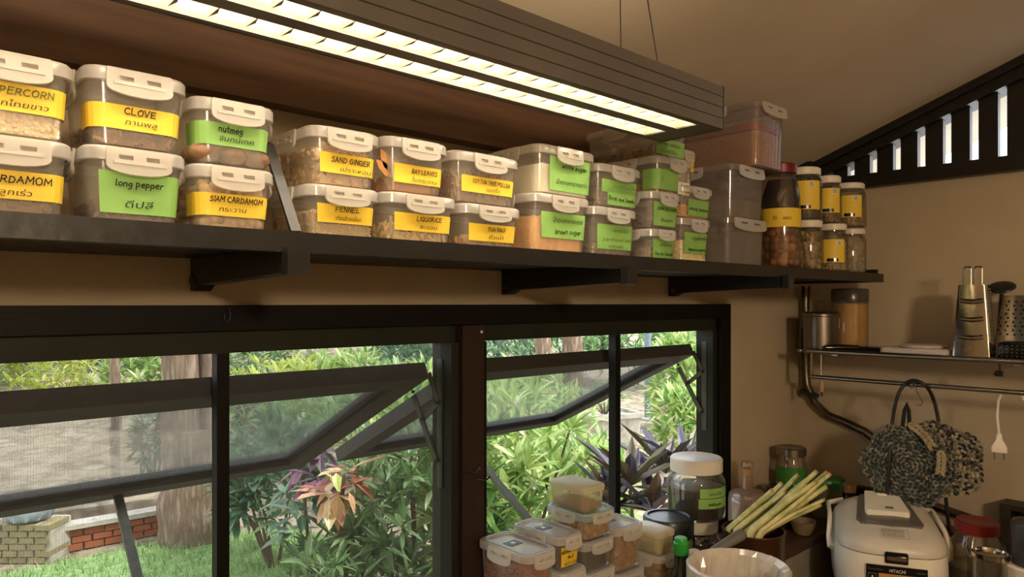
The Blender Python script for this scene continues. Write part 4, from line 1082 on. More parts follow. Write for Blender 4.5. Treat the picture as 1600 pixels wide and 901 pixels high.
j = jar('glass jar with green, white and red label in the corner', (1.905, .93, LZ), .041, .190, 'steel', .022, neck=.88, lidr=.040)
M['labelgreen'] = mat('label_green', '#3a7a2c', '#326c25', .5); M['labelred'] = mat('label_red', '#8c2420', '#7a1c1a', .5)
fa = face_angle(j); band(j, 'labelgreen', .095, .140, fa - 1.2, fa + 1.2); band(j, 'whiteprint', .084, .0948, fa - 1.2, fa + 1.2); band(j, 'labelred', .062, .0838, fa - 1.2, fa + 1.2)
M['greenlid'] = mat('green_lid_plastic', '#2c7a3c', '#256c34', .35)
lathe_thing('green_tub', 'dark green-lidded translucent tub behind the lemongrass tips', 'container', (1.985, .868, LZ), [('body', [(.042, 0), (.044, .004), (.046, .082)], 'greentub'), ('lid', [(.048, .0822), (.0485, .084), (.0485, .098), (.045, .104), (.02, .106)], 'greenlid')])
o = lathe_thing('small_bowl', 'small brown clay bowl on the ledge below the lemongrass', 'bowl', (1.775, .835, LZ), [('body', [(.018, 0), (.022, .002), (.030, .022), (.032, .034), (.029, .034), (.018, .008)], mat('clay', '#7d6a4c', '#6c5a3e', .6))])
j = lathe_thing('oil_bottle', 'tall dark oil bottle with gold screw cap left of the cooker', 'bottle', (1.885, .765, CT), [('body', [(.035, 0), (.037, .004), (.037, .165), (.034, .182), (.020, .204), (.0155, .215), (.0155, .232)], 'darkglass'), ('cap', [(.0165, .2322), (.0172, .234), (.0172, .2515), (.0155, .253)], mat('gold_cap', '#b08a5c', '#9c784c', .3, .8))])
ob = MB().lathe([(.033, .004), (.0352, .008), (.0352, .16), (.030, .18)], 24).build('dark_oil', mat('dark_oil_fill', '#0d0906', '#120c08', .2), None, True, j.location); tag(ob, 'dark oil inside the gold-capped bottle', 'oil')

# ================================================================== RICE COOKER
rc = empty('rice_cooker', (1.787, .640, CT), -R(62.2)); rc.scale = (.88, .90, 1.10)
tag(rc, 'white rice cooker with silver lid and black control panel', 'rice cooker')
m = MB()
BW, BD = .262, .315
rings = [rr(BW - .05, BD - .05, .07, .006), rr(BW - .022, BD - .022, .08, .012)]
for z, k in ((.03, .010), (.06, .003), (.10, 0), (.135, .001), (.150, .003)): rings.append(rr(BW - 2 * k, BD - 2 * k, .085, z, 9) if False else rr(BW - 2 * k, BD - 2 * k, .085, z))
m.loft(rings); m.build('body', M['whiteplastic'], rc, True)
m = MB()
for x in (-.08, .08):
    for y in (-.10, .10): m.lathe([(.012, .0002), (.013, .008)], 12, c=(x, y, 0))
m.build('feet', M['blackgloss'], rc)
TILT = .13
def tilt_z(y, z): return z + TILT * y * max(0, min(1, (z - .156) / .050))
def lid_ring(k, z):
    P = rr(BW - 2 * k, BD - 2 * k, .085 - k * .35, z, 8)
    for p in P: p.z = tilt_z(p.y, p.z)
    return P
LP = [(.0035, .1515), (.002, .153), (.003, .168), (.010, .182), (.022, .193), (.040, .201), (.062, .206), (.085, .208)]
m = MB(); m.loft([lid_ring(k, z) for k, z in LP], True, True); m.build('lid', M['greylid'], rc, True)
# white apron above the control panel
m = MB()
I = Matrix(((1, 0, 0, 0), (0, 0, -1, -BD / 2 + .0042), (0, 1, 0, 0), (0, 0, 0, 1)))
# top plate: dark grey shield with white steam cap
sh_ = [(-.052, .098), (.052, .098), (.062, .07), (.080, -.060), (.070, -.080), (.0, -.090), (-.070, -.080), (-.080, -.060), (-.062, .07)]
def topz(x, y): 
    k = max(abs(x) - (BW / 2 - .085), abs(y) - (BD / 2 - .085), 0); return tilt_z(y, .2075 - .016 * (k / .06) ** 2)
m = MB(); n = len(sh_)
lo = [Vector((x, y, topz(x, y) - .006)) for x, y in sh_]; hi = [Vector((x * .985, y * .985, topz(x, y) + .003)) for x, y in sh_]; h2 = [Vector((x * .94, y * .94, topz(x, y) + .005)) for x, y in sh_]
m.loft([lo, hi, h2]); m.build('steam_shield', M['darkgrey'], rc)
cp = [(-.042, .092), (.042, .092), (.054, -.020), (.050, -.034), (-.050, -.034), (-.054, -.020)]
m = MB(); m.loft([[Vector((x, y, .207 + TILT * y)) for x, y in cp], [Vector((x, y, .2165 + TILT * y)) for x, y in cp], [Vector((x * .95, y * .95 + .002, .2190 + TILT * y)) for x, y in cp]]); sc = m.build('steam_cap', M['whiteplastic'], rc)
m = MB(); m.add([Vector((x, y, .2194 + TILT * y)) for x, y in ((-.004, -.018), (.016, -.018), (.016, -.004), (-.004, -.004))], [(0, 1, 2, 3)]); m.build('steam_vent_mark', M['greyprint'], sc)
m = MB(); m.box(-.012, .012, .066, .080, .2260, .2305); m.build('cap_tab', M['whiteplastic'], sc)
# warning label on the lid front slope
def slope_pt(x, t, e=.001):    # t 0..1 down the front slope of the lid
    y = -.100 - .032 * t; k = BD / 2 + y
    zz = [z for kk, z in sorted(((abs(kk_ - k), z_) for kk_, z_ in LP))][0]
    pr = sorted(LP); 
    for (k0, z0), (k1, z1) in zip(pr, pr[1:]):
        if k0 <= k <= k1: zz = z0 + (z1 - z0) * (k - k0) / (k1 - k0)
    return Vector((x, y, tilt_z(y, zz) + e))
m = MB()
for i in range(6): m.add([slope_pt(-.030, i / 6), slope_pt(.034, i / 6), slope_pt(.034, (i + 1) / 6), slope_pt(-.030, (i + 1) / 6)], [(0, 3, 2, 1)])
wl = m.build('warning_label', M['greylid'], rc)
m = MB()
def line(x0, x1, t0, t1): m.add([slope_pt(x0, t0, .0016), slope_pt(x1, t0, .0016), slope_pt(x1, t1, .0016), slope_pt(x0, t1, .0016)], [(0, 3, 2, 1)])
line(-.030, .034, 0, .03); line(-.030, .034, .97, 1.0)
for i in range(6): line(-.030, -.0294, i / 6, (i + 1) / 6); line(.0334, .034, i / 6, (i + 1) / 6)
random.seed(5)
x = -.024
for k, t in enumerate((.12, .32, .47, .62, .77)):
    x = -.026
    while x < .024:
        w = random.uniform(.002, .007); line(x, x + w, t, t + (.12 if k == 0 else .07)); x += w + .0012
m.build('label_print', M['greyprint'], wl)
# latch button, control panel
m = MB(); m.loft([rr(.052, .012, .005, z, 5, 0, -BD / 2 - .001) for z in (.140, .158)] + [rr(.048, .008, .004, .1605, 5, 0, -BD / 2)]); m.build('latch_button', M['blackgloss'], rc, True)
m = MB(); m.box(-.022, .022, -BD / 2 - .0085, -BD / 2 - .0068, .146, .154); m.build('latch_chrome', M['chrome'], rc)
fy = -BD / 2 - .0022
m = MB(); m.loft([rr(.136, .004, .0015, z, 3, 0, fy) for z in (.035, .1335)]); cpn = m.build('control_panel', M['blackgloss'], rc)
m = MB(); m.box(-.040, .048, fy - .0036, fy - .0020, .055, .118); am = m.build('display_surround', M['amber'], rc)
m = MB(); m.box(-.014, .044, fy - .0042, fy - .0036, .065, .114); m.build('display', M['lcd'], am)
fp = lambda e: (lambda x, z: Vector((x, fy - .0023 - e, z)))
def printed(txt, x, z, size, width, mtl, parent, e=0.0):
    m = MB(); vs, fs = thai2d(txt); w = max(v[0] for v in vs); k = width / w
    m.add([fp(e)(x + a * k, z + b * size) for a, b in vs], fs); return m.build('lettering', M[mtl], parent)
printed('HITACHI', -.0165, .1215, .0095, .036, 'whiteprint', cpn)
printed('Fuzzy Rice Cooker', -.064, .124, .0042, .034, 'greyprint', cpn)
printed('RZ-D18XFY', .044, .124, .0042, .021, 'greyprint', cpn)
printed('Regular', -.038, .108, .0052, .017, 'lcd', am, .0018); printed('Porridge', -.038, .098, .0052, .019, 'lcd', am, .0018)
for x, tx in ((-.054, 'Keep'), (.057, 'Cook')):
    m = MB(); m.box(x - .0095, x + .0095, fy - .0028, fy - .002, .070, .117); bt = m.build('button', M['darkgrey'], cpn)
    m = MB(); m.box(x - .0085, x + .0085, fy - .0034, fy - .0028, .0715, .1155); m.build('button_face', M['blackgloss'], cpn)
    m = MB(); m.blob((x, fy - .0032, .110), .0028, .0012, .0028); m.build('button_light', M['whiteprint'], cpn)
    printed(tx, x - .006, .098, .0052, .012, 'whiteprint', cpn, .0014)
for s_ in (-1, 1):
    m = MB(); m.tube([(s_ * (BW / 2 - .002), -.035, .128), (s_ * (BW / 2 + .010), -.038, .132), (s_ * (BW / 2 + .012), -.030, .150), (s_ * (BW / 2 + .008), .0, .172), (s_ * (BW / 2 + .004), .04, .183)], [.010, .0085, .007, .006, .006], 10); m.build('handle_arm', M['whiteplastic'], rc, True)
m = MB(); m.tube([(-(BW / 2 + .004), .04, .183), (-BW / 2 - .002, .12, .190), (-.08, .168, .192), (.08, .168, .192), (BW / 2 + .002, .12, .190), (BW / 2 + .004, .04, .183)], .006, 8); m.build('handle', M['whiteplastic'], rc, True)

# ================================================================== RIGHT END OF THE WORKTOP
j = jar('rounded glass jar with red lid right of the cooker', (1.850, .470, CT), .060, .232, 'redlid', .026, neck=.66, shoulder=.30, lidr=.044)
liquid(j, 'dark preserved sauce in the rounded red-lidded jar', 'preserved_sauce', '#2a160b', .004, .13)
j = lathe_thing('preserve_jar', 'second red-lidded jar hidden behind the cooker', 'jar', (1.985, .555, CT), [('body', [(.03, 0), (.034, .004), (.034, .12), (.028, .138)], 'jarglass'), ('lid', [(.031, .1385), (.032, .14), (.032, .160), (.03, .162)], 'redlid')])
o = lathe_thing('glass_tumbler', 'low glass with steel rim in front of the red-lidded jar', 'glass', (1.715, .412, CT), [('body', [(.026, 0), (.028, .004), (.032, .196)], 'jarglass'), ('rim', [(.0325, .1962), (.0342, .198), (.0342, .206), (.0322, .207), (.031, .202)], 'chrome')])
o = lathe_thing('blender', 'white blender base with dark grey cup at the right edge', 'blender', (1.745, .340, CT), [('base', [(.052, 0), (.054, .004), (.050, .16), (.056, .184), (.058, .190), (.054, .1935), (.042, .192)], 'whiteplastic'), ('cup', [(.041, .1925), (.0415, .194), (.0435, .272), (.0425, .277), (.0405, .279), (.038, .275)], mat('dark_grey_cup', '#3d3c3e', '#333234', .4)), ])
m = MB(); m.lathe([(.009, 0), (.009, .002)], 14, M=Matrix.Translation((-.052, -.012, .180)) @ Matrix.Rotation(-pi / 2.2, 4, 'Y')); m.build('switch', M['blackgloss'], o)

# sockets and pipe on the right wall
p0 = at(1566, 783, X=2.06); 
o = empty('wall_box', (2.06, p0.y - .075, p0.z - .075)); tag(o, 'dark open metal switch box on the right wall', 'switch box')
m = MB()
for (a, b, c, d) in ((-.075, .075, .063, .075), (-.075, .075, -.095, -.083), (-.075, -.055, -.083, .063), (.052, .075, -.083, .063)): m.box(-.025, .039, a, b, c, d)
m.build('casing', mat('box_dark_metal', '#3b352c', '#2e2922', .45, .4), o)
m = MB(); m.box(.02, .039, -.055, .052, -.083, .063); m.build('back_plate', M['blackgloss'], o)
m = MB(); m.box(-.02, .02, -.02, .035, .02, .05); m.build('socket', M['blackgloss'], o)
p1 = at(1361, 780, X=2.07)
o = empty('power_socket', (2.099, p1.y, p1.z)); tag(o, 'black wall socket half hidden behind the crocheted pot holder', 'socket')
m = MB(); m.loft([rr(.10, .055, .006, 0), rr(.10, .055, .006, .030), rr(.094, .05, .005, .034)]); ob = m.build('casing', M['blackgloss'], o, True); ob.rotation_euler = (pi / 2, 0, -pi / 2)
px = 2.082
pts = [Vector((px, .972, E + .05)), Vector((px, .972, E - .10)), Vector((px, .972, E - .20)), Vector((px, .968, E - .245)), Vector((px, .945, E - .295)), Vector((px, .905, E - .328)), Vector((px, .855, E - .342)), Vector((px, .80, E - .362)), Vector((px, .755, E - .395)), Vector((px, .715, E - .445)), Vector((px, .67, E - .50)), Vector((px, .62, E - .535)), Vector((px, .48, E - .560)), Vector((px, .42, E - .570))]
o = empty('wall_pipe', (px, .95, E - .25)); tag(o, 'bent metal pipe running down the corner and along the right wall', 'pipe')
m = MB(); m.tube([p - o.location for p in pts], .0115, 12); m.build('pipe_run', M['pipe'], o, True)
m = MB(); c = Vector((px - .004, .958, E - .268)) - o.location; m.bar(c + Vector((0, .022, .006)), c + Vector((0, -.022, -.008)), .030, .012); m.build('pipe_clamp', M['wire'], o)
m = MB(); m.tube([Vector((px, .52, E - .553)) - o.location, Vector((px, .47, E - .5615)) - o.location], .016, 12); m.build('pipe_joint', M['pipe'], o, True)

# ================================================================== STEEL WALL SHELF
SX0, SX1, SZ = 1.88, 2.095, E - .129
ss = empty('steel_shelf', (2.0, .45, SZ)); tag(ss, 'steel tube wall shelf with wire rails on the right wall', 'shelf')
def q(x, y, z): return (x - 2.0, y - .45, z - SZ)
m = MB(); m.tube([q(SX1, .885, SZ), q(SX0 + .012, .885, SZ), q(SX0, .873, SZ), q(SX0, -.10, SZ)], .0062, 10); m.build('front_rail', M['steel'], ss, True)
x = SX0 + .03
while x < SX1:
    m = MB(); m.tube([q(x, .884, SZ - .002), q(x, -.10, SZ - .002)], .0028, 6); m.build('shelf_rod', M['steel'], ss, True); x += .0305
for y in (.80, .40, .02):
    m = MB(); m.bar(q(SX0, y, SZ - .0078), q(SX1 + .004, y, SZ - .0078), .016, .004); m.build('cross_bar', M['steel'], ss)
m = MB(); m.blob(q(SX0 - .002, .892, SZ), .008, .008, .008, sub=1); m.build('end_knob', M['steel'], ss, True)
RX, RZ = 1.895, E - .199
m = MB(); m.tube([q(RX, .868, SZ - .004), q(RX, .868, RZ)], .004, 8); m.build('rail_hanger', M['steel'], ss, True)
m = MB(); m.tube([q(RX + .02, .878, SZ - .004), q(RX + .02, .878, RZ + .004)], .004, 8); m.build('rail_hanger', M['steel'], ss, True)
m = MB(); m.tube([q(RX, .872, RZ), q(RX, -.10, RZ)], .0055, 10); m.build('hanging_rail', M['steel'], ss, True)

ST = SZ + .0012                # resting height on the rods
# aluminium pot with ring handle
pp = at(1283, 545, Z=SZ + .002)
pp = at(1282, 540, X=1.955)
o = empty('tiffin_pot', (1.955, pp.y, ST)); tag(o, 'small aluminium lidded pot with wire ring handle', 'pot')
M['alu'] = mat('aluminium', '#8d877c', '#7a746a', .32, .95, scale=50, stretch=(1, 1, .1))
m = MB(); m.lathe([(.042, .0), (.044, .002), (.045, .09), (.047, .092), (.047, .096)], 32); m.build('body', M['alu'], o, True)
m = MB(); m.lathe([(.0475, .0962), (.048, .099), (.043, .103), (.02, .105)], 32); m.build('lid', M['alu'], o, True)
m = MB(); m.tube([Vector((0, .013 * cos(a), .119 + .014 * sin(a))) for a in [2 * pi * k / 16 for k in range(17)]], .0016, 6); m.build('ring_handle', M['steel'], o, True)
for s_ in (-1, 1):
    m = MB(); m.tube([(0, s_ * .047, .092), (0, s_ * .052, .080), (0, s_ * .050, .064), (0, s_ * .053, .058)], .0018, 6); m.build('clasp', M['steel'], o, True)
# canister with cream contents
pp = at(1328, 540, X=2.02)
o = empty('canister', (2.02, pp.y, ST)); tag(o, 'clear canister of cream powder with dark lid on the steel shelf', 'canister')
m = MB(); m.lathe([(.043, .0), (.046, .003), (.046, .128)], 32, cap1=False); m.build('body', M['jarglass'], o, True)
m = MB(); m.lathe([(.0475, .1285), (.048, .131), (.048, .163), (.045, .167), (.02, .168)], 32); m.build('lid', mat('smoke_lid', '#4a463c', '#3d392f', .25), o, True)
ob = MB().lathe([(.040, .004), (.0438, .008), (.0438, .124)], 28).build('cream_powder', mat('cream_powder_fill', '#c9a66c', '#bb9658', .85, scale=30), None, True, o.location); tag(ob, 'cream powder in the dark-lidded canister', 'powder')
# knife block flat black, spatula
pa, pb = at(1322, 549, Z=SZ + .010), at(1398, 532, Z=SZ + .012)
o = empty('black_peeler', (1.965, .735, ST)); tag(o, 'black flat kitchen tool with handle lying on the steel shelf', 'utensil')
m = MB(); m.box(-.01, .055, -.03, .055, .0, .012); m.build('blade_case', M['blackgloss'], o)
m = MB(); m.tube([(-.008, .035, .008), (-.04, .07, .009), (-.062, .10, .008)], [.008, .009, .007], 10); m.build('handle', M['blackgloss'], o, True)
# kitchen scale
o = empty('kitchen_scale', (1.960, .620, ST)); tag(o, 'flat white digital kitchen scale on the steel shelf', 'scale')
M['lilac'] = mat('scale_white', '#cfc6c6', '#c4bbbb', .35)
m = MB(); m.loft([rr(.13, .15, .014, 0), rr(.134, .154, .016, .004), rr(.134, .154, .016, .012), rr(.126, .146, .014, .016)]); m.build('body', M['lilac'], o, True)
m = MB(); m.lathe([(.052, .0165), (.054, .019), (.054, .022), (.05, .024)], 32, c=(.008, -.005, 0)); m.build('weighing_plate', M['lilac'], o, True)
for y0_, y1_ in ((-.06, -.004), (.004, .06)):
    m = MB(); m.box(-.0662, -.0655, y0_, y1_, .004, .0105); m.build('display', M['lcd'], o)
# box grater
gpz = at(1520, 550, X=1.925)
o = empty('box_grater', (1.935, gpz.y, ST), R(4)); tag(o, 'shiny box grater with wire handle standing on the shelf', 'grater')
H = .170
def gring(w, d, z): return rr(w, d, .006, z, 4)
m = MB(); m.loft([gring(.068, .080, 0), gring(.062, .072, H * .35), gring(.056, .064, H * .7), gring(.050, .056, H)], False, True); m.build('body', M['chrome'], o, True)
for k, z in enumerate((.046, .088, .130)):
    xx = -(.034 - .009 * z / H) - .001
    m = MB(); m.tube([(xx - .0015, -.024, z + .002), (xx - .003, -.012, z), (xx - .0035, 0, z - .001), (xx - .003, .012, z), (xx - .0015, .024, z + .002)], .0042, 8); s0 = m.build('slicing_blade', M['chrome'], o, True)
    m = MB(); m.tube([(xx - .002, -.023, z + .0075), (xx - .0025, 0, z + .0048), (xx - .002, .023, z + .0075)], .0016, 6); m.build('blade_slot', M['blackgloss'], s0)
for yy in (-.018, .004):
    m = MB(); m.tube([(-.012, yy, H - .002), (-.012, yy, H + .038), (-.008, yy + .003, H + .043), (-.004, yy + .014, H + .043), (0, yy + .017, H + .038), (0, yy + .017, H - .002)], .0019, 8); m.build('wire_handle', M['steel'], o, True)
m = MB()
for i in range(26):
    z = .015 + i * .0058; w = .030 - .008 * z / H
    for xk in range(6):
        x = -w + .004 + xk * (2 * w - .008) / 5; yv = -(.040 - .012 * z / H)
        m.blob((x, yv - .0008, z), .0022, .0012, .0018)
ob = m.build('rasp_points', M['steel'], o); ob['kind'] = 'stuff'
# ladle and second grater, black mesh sieve
o = empty('ladle', (2.045, .468, ST)); tag(o, 'black plastic ladle standing behind the graters', 'ladle')
m = MB(); rings = []
for k in range(7):
    a = pi / 2 * k / 6; rings.append([Vector((.026 * sin(a + .02) * cos(t) * .7 - .012 * cos(a), .030 * sin(a + .02) * sin(t), .166 + .026 * sin(a) * cos(t) * .6)) for t in [2 * pi * i / 20 for i in range(20)]])
m.loft(rings, True, False); m.build('bowl', M['blacklid'], o, True)
m = MB(); m.tube([(.0, .0, .15), (.012, .006, .08), (.01, .01, .004)], [.005, .0055, .006], 8); m.build('handle', M['blacklid'], o, True)
o = empty('flat_grater', (1.985, .415, ST), R(-14)); tag(o, 'tapered steel grater with rows of round holes at the right edge', 'grater')
m = MB(); m.loft([gring(.075, .095, .0), gring(.05, .06, .145)], False, True); m.build('body', M['steel'], o, True)
m = MB()
for i in range(9):
    for k in range(5):
        z = .055 + i * .0095; w = .038 - .0135 * z / .145; y = -.032 + k * .0155
        if abs(y) < (.0475 - .0175 * z / .145) - .006: m.blob((-w - .0004, y + (.004 if i % 2 else 0), z), .0016, .0026, .0026)
ob = m.build('grating_holes', M['blackgloss'], o); ob['kind'] = 'stuff'
o = empty('black_sieve', (1.922, .405, ST)); tag(o, 'black perforated plastic holder at the right end of the shelf', 'holder')
m = MB(); m.loft([rr(.05, .085, .01, 0), rr(.056, .09, .012, .006), rr(.05, .075, .01, .038), rr(.04, .06, .008, .041)]); m.build('body', M['blackgloss'], o, True)
m = MB()
for i in range(4):
    for k in range(9): m.blob((-.0275 + .0008 * i, -.038 + k * .0095, .008 + i * .008), .0012, .002, .0018)
ob = m.build('perforations', M['darkgrey'], o); ob['kind'] = 'stuff'
o = empty('shelf_clip', (1.888, .436, SZ - .03)); tag(o, 'black clip hanging below the steel shelf front', 'clip')
m = MB(); m.tube([(0, 0, .0215), (.0, .0, .006), (0, .012, -.002)], .0022, 6); m.build('wire', M['wire'], o, True)
m = MB(); m.box(-.005, .005, -.006, .008, -.006, .007); m.build('jaw', M['blackgloss'], o)

# ================================================================== THINGS ON THE HANGING RAIL
random.seed(21)
def crochet(name, label, c, rad, cols, rz, tilt=0, loop=True, petals=0):
    o = empty(name, c, rz); tag(o, label, 'pot holder', 'crocheted pot holders on the rail')
    # local: disc in the y-z plane, facing -x
    m = MB(); k = 0; r = .004
    rings = []
    for sgn in (-1,):
        m.lathe([(rad * .2, -.004), (rad * .93, -.004), (rad * .96, 0), (rad * .93, .004), (rad * .2, .004)], 28, M=Matrix.Rotation(pi / 2, 4, 'Y'))
    while r < rad:
        n = max(6, int(2 * pi * r / .0125))
        for i in range(n):
            a = 2 * pi * i / n + k * .3
            rr_ = r * (1 + (.07 * cos(petals * a) if petals else 0) * (r / rad))
            for s_ in (-1, 1):
                p = Vector((-.0065, rr_ * cos(a + s_ * .0030 / max(r, .006)), rr_ * sin(a + s_ * .0030 / max(r, .006))))
                e = Euler((a + pi / 2 + s_ * .75, 0, 0))
                m.blob(p, .0034, .0062, .0036, e, .06)
        r += .0092; k += 1
    ob = m.build('crochet_work', mat(name + '_yarn', cols[0], list(cols[1:]), .95, island=True), o); ob['kind'] = 'stuff'
    if loop:
        m = MB(); m.tube([(-.004, -.006, rad * .9), (-.004, -.004, rad + .035), (-.004, .0, rad + .052), (-.004, .005, rad + .035), (-.004, .010, rad * .9)], .0045, 8); m.build('hanging_loop', mat(name + '_loop', '#16171a', '#222428', .9), o, True)
    return o
hook = at(1430, 603, X=RX)
pc_ = at(1417, 726, X=1.872)
crochet('pot_holder', 'large round crocheted pot holder in grey green yarn, front one', pc_, .098, ('#2c3133', '#4a524d', '#737268', '#3a463f', '#8a8474', '#565c5d', '#232628'), R(18), petals=6)
pc2 = at(1470, 718, X=1.912)
crochet('pot_holder', 'crocheted pot holder in black and cream yarn hanging behind', pc2, .088, ('#1a1a1b', '#242527', '#968e78', '#2c2e30', '#b8b097', '#141516', '#55544c'), R(10), loop=False, petals=5)
# cream chain stitches over the front holder
o = empty('yarn_braid', at(1446, 668, X=1.862)); tag(o, 'cream braided yarn edge along the upper right of the front pot holder', 'braid')
m = MB(); m2 = MB()
path = [(1424, 664), (1436, 672), (1446, 682), (1454, 694), (1459, 700)]; path2 = [(1470, 708), (1471, 720), (1470, 732), (1468, 744)]
for pth, mm in ((path, m), (path2, m2)):
    P = [at(u, v, X=1.858) - o.location for u, v in pth]
    for a, b in zip(P, P[1:]):
        for t in (0, .5):
            c = a.lerp(b, t); d = (b - a).normalized(); ang = math.atan2(d.z, d.y)
            for s_ in (-1, 1): mm.blob(c + Vector((0, -d.z, d.y)) * (s_ * .005), .005, .010, .0045, Euler((ang + s_ * .5, 0, 0)), .05)
yb = mat('cream_yarn', '#a99b7c', '#94866a', .95, scale=40)
m.build('upper_chain', yb, o); m2.build('side_chain', yb, o)
# s-hook
o = empty('wire_hook', hook); tag(o, 'bent wire hook holding the pot holder on the rail', 'hook')
P = [(1424, 607), (1426, 600), (1431, 600), (1431, 610), (1437, 620), (1441, 628), (1438, 634), (1432, 632)]
m = MB(); m.tube([at(u, v, X=RX - .009) - hook for u, v in P], .0017, 6); m.build('hook_wire', M['steel'], o, True)
# black cable looped over the rail
P = [(1384, 798), (1387, 760), (1390, 710), (1394, 660), (1402, 620), (1414, 600), (1428, 594), (1446, 602), (1458, 622), (1466, 655), (1472, 700), (1476, 750), (1480, 800), (1486, 842)]
c0 = at(1428, 594, X=RX)
o = empty('power_cable', c0); tag(o, 'black power cable looped over the steel hanging rail', 'cable')
m = MB()
pts = []
for i, (u, v) in enumerate(P):
    X = RX - .020 if i < 5 else RX - .012 if i < 8 else 1.925 if i < 11 else 1.96
    if i < 3: X = RX - .045
    pts.append(at(u, v, X=X) - c0)
sm = []
for i in range(len(pts) - 1):
    p0_, p1_, p2_, p3_ = pts[max(i - 1, 0)], pts[i], pts[i + 1], pts[min(i + 2, len(pts) - 1)]
    for k in range(5):
        t = k / 5; sm.append(.5 * ((2 * p1_) + (p2_ - p0_) * t + (2 * p0_ - 5 * p1_ + 4 * p2_ - p3_) * t * t + (3 * p1_ - p0_ - 3 * p2_ + p3_) * t ** 3))
sm.append(pts[-1])
m.tube(sm, .0042, 8); m.build('cord', M['wire'], o, True)
# white plug hanging on its cord
pl = at(1561, 690, X=1.93)
o = empty('power_plug', pl); tag(o, 'white two-pin plug hanging on its white cord at right', 'plug')
m = MB(); P = [(1600, 625), (1596, 612), (1580, 609), (1566, 613), (1560, 625), (1558, 650), (1561, 678)]
m.tube([at(u, v, X=1.905 + .003 * i) - pl for i, (u, v) in enumerate(P)], .0028, 8); m.build('cord', M['whiteplastic'], o, True)
fz = Matrix.Rotation(math.atan2(-pl.y, -pl.x) + pi / 2, 4, 'Z')
m = MB(); m.loft([[fz @ p for p in rr(w, d, .004, z)] for w, d, z in ((.008, .008, .020), (.012, .010, .016), (.013, .011, .006), (.024, .013, -.004), (.032, .014, -.012), (.032, .014, -.022), (.030, .012, -.024))]); m.build('body', M['whiteplastic'], o, True)
for k in (-.009, .009):
    m = MB(); m.tube([fz @ Vector((k, 0, -.024)), fz @ Vector((k, 0, -.041))], .0022, 8); m.build('pin', M['steel'], o, True)
# small plug near the corner
pl = at(1284, 606, X=1.90)
o = empty('small_plug', pl); tag(o, 'small tan plug hanging on a thin cord near the corner', 'plug')
m = MB(); m.tube([at(1283, 553, X=1.90) - pl, at(1283, 592, X=1.90) - pl], .0012, 6); m.build('cord', M['whiteplastic'], o, True)
m = MB(); m.lathe([(.002, .024), (.005, .018), (.006, 0), (.007, -.006), (.006, -.010)], 10); m.build('body', mat('tan_plug', '#b59a6c', '#a2885c', .5), o, True)
for k in (-.003, .003):
    m = MB(); m.tube([(k, 0, -.010), (k, 0, -.022)], .0013, 6); m.build('pin', M['wire'], o, True)

# ================================================================== GARDEN
random.seed(42)
GZ = 0.0
M['soil'] = mat('garden_soil', '#8b7d6c', ['#a3957f', '#6f6353', '#b0a48f'], .95, scale=3.5, bump=.6, bscale=30)
M['lawn'] = mat('lawn_green', '#6f8f52', ['#8aa86a', '#5c7a44'], .9, scale=9, bump=.5, bscale=60)
M['grass'] = mat('grass_blade', '#7fa05c', ['#9dbc78', '#688a4c', '#b4cc90'], .7, island=True, trans=.3)
M['bark'] = mat('tree_bark', '#8a7462', ['#6b5848', '#a08a76'], .95, scale=5, stretch=(6, 6, .7), bump=.9, bscale=12)
M['stone'] = mat('wall_stone', '#8f8464', ['#a59a72', '#6f6650', '#b5a468'], .95, scale=14, bump=.7)
M['redbrick'] = mat('red_brick', '#a8603c', ['#8f4f32', '#b87650'], .95, scale=18, bump=.5)
M['concrete'] = mat('concrete_grey', '#a8a296', ['#b8b2a6', '#948e82'], .95, scale=8, bump=.4)
M['bluegrey'] = mat('glazed_bluegrey', '#8c96a6', ['#a0a9b8', '#7a8494'], .5, scale=10)
M['polepaint'] = mat('pole_bluegrey', '#7c8898', '#6c7888', .5)
M['twig'] = mat('twig_brown', '#6b5a44', '#57483a', .9, scale=20)
def leafmat(name, cols, tr=.35): return mat(name, cols[0], list(cols[1:]), .36, island=True, trans=tr, spec=.6)
M['lf_bright'] = leafmat('leaf_bright', ('#6f9a4c', '#9cbc68', '#c8d890', '#56803e', '#b4cc7c', '#e0e4a8', '#7fa658'))
M['lf_mid'] = leafmat('leaf_mid', ('#547c4a', '#74985e', '#96b47c', '#42683c', '#a8c08a'))
M['lf_dark'] = leafmat('leaf_dark', ('#3a604a', '#507658', '#6a8c6c', '#30503c', '#86a484'))
M['lf_yellow'] = leafmat('leaf_yellowgreen', ('#a8b850', '#c8d068', '#8fa844', '#d8d880'))
M['lf_pale'] = leafmat('leaf_pale', ('#7da060', '#98b878', '#b0c890', '#6a9054'))
M['lf_orange'] = leafmat('croton_orange', ('#c88a5a', '#b5745a', '#dcb088', '#e0cc98', '#a86a58', '#8f5a58', '#c8b068'), .3)
M['lf_purple'] = leafmat('croton_purple', ('#7a4a60', '#94607a', '#5c3a4c', '#4a3448', '#a87890'), .3)
M['lf_cord'] = leafmat('cordyline', ('#2c283a', '#473a50', '#3f4426', '#57422a', '#24212e', '#5e5a30', '#5a5468'), .08)

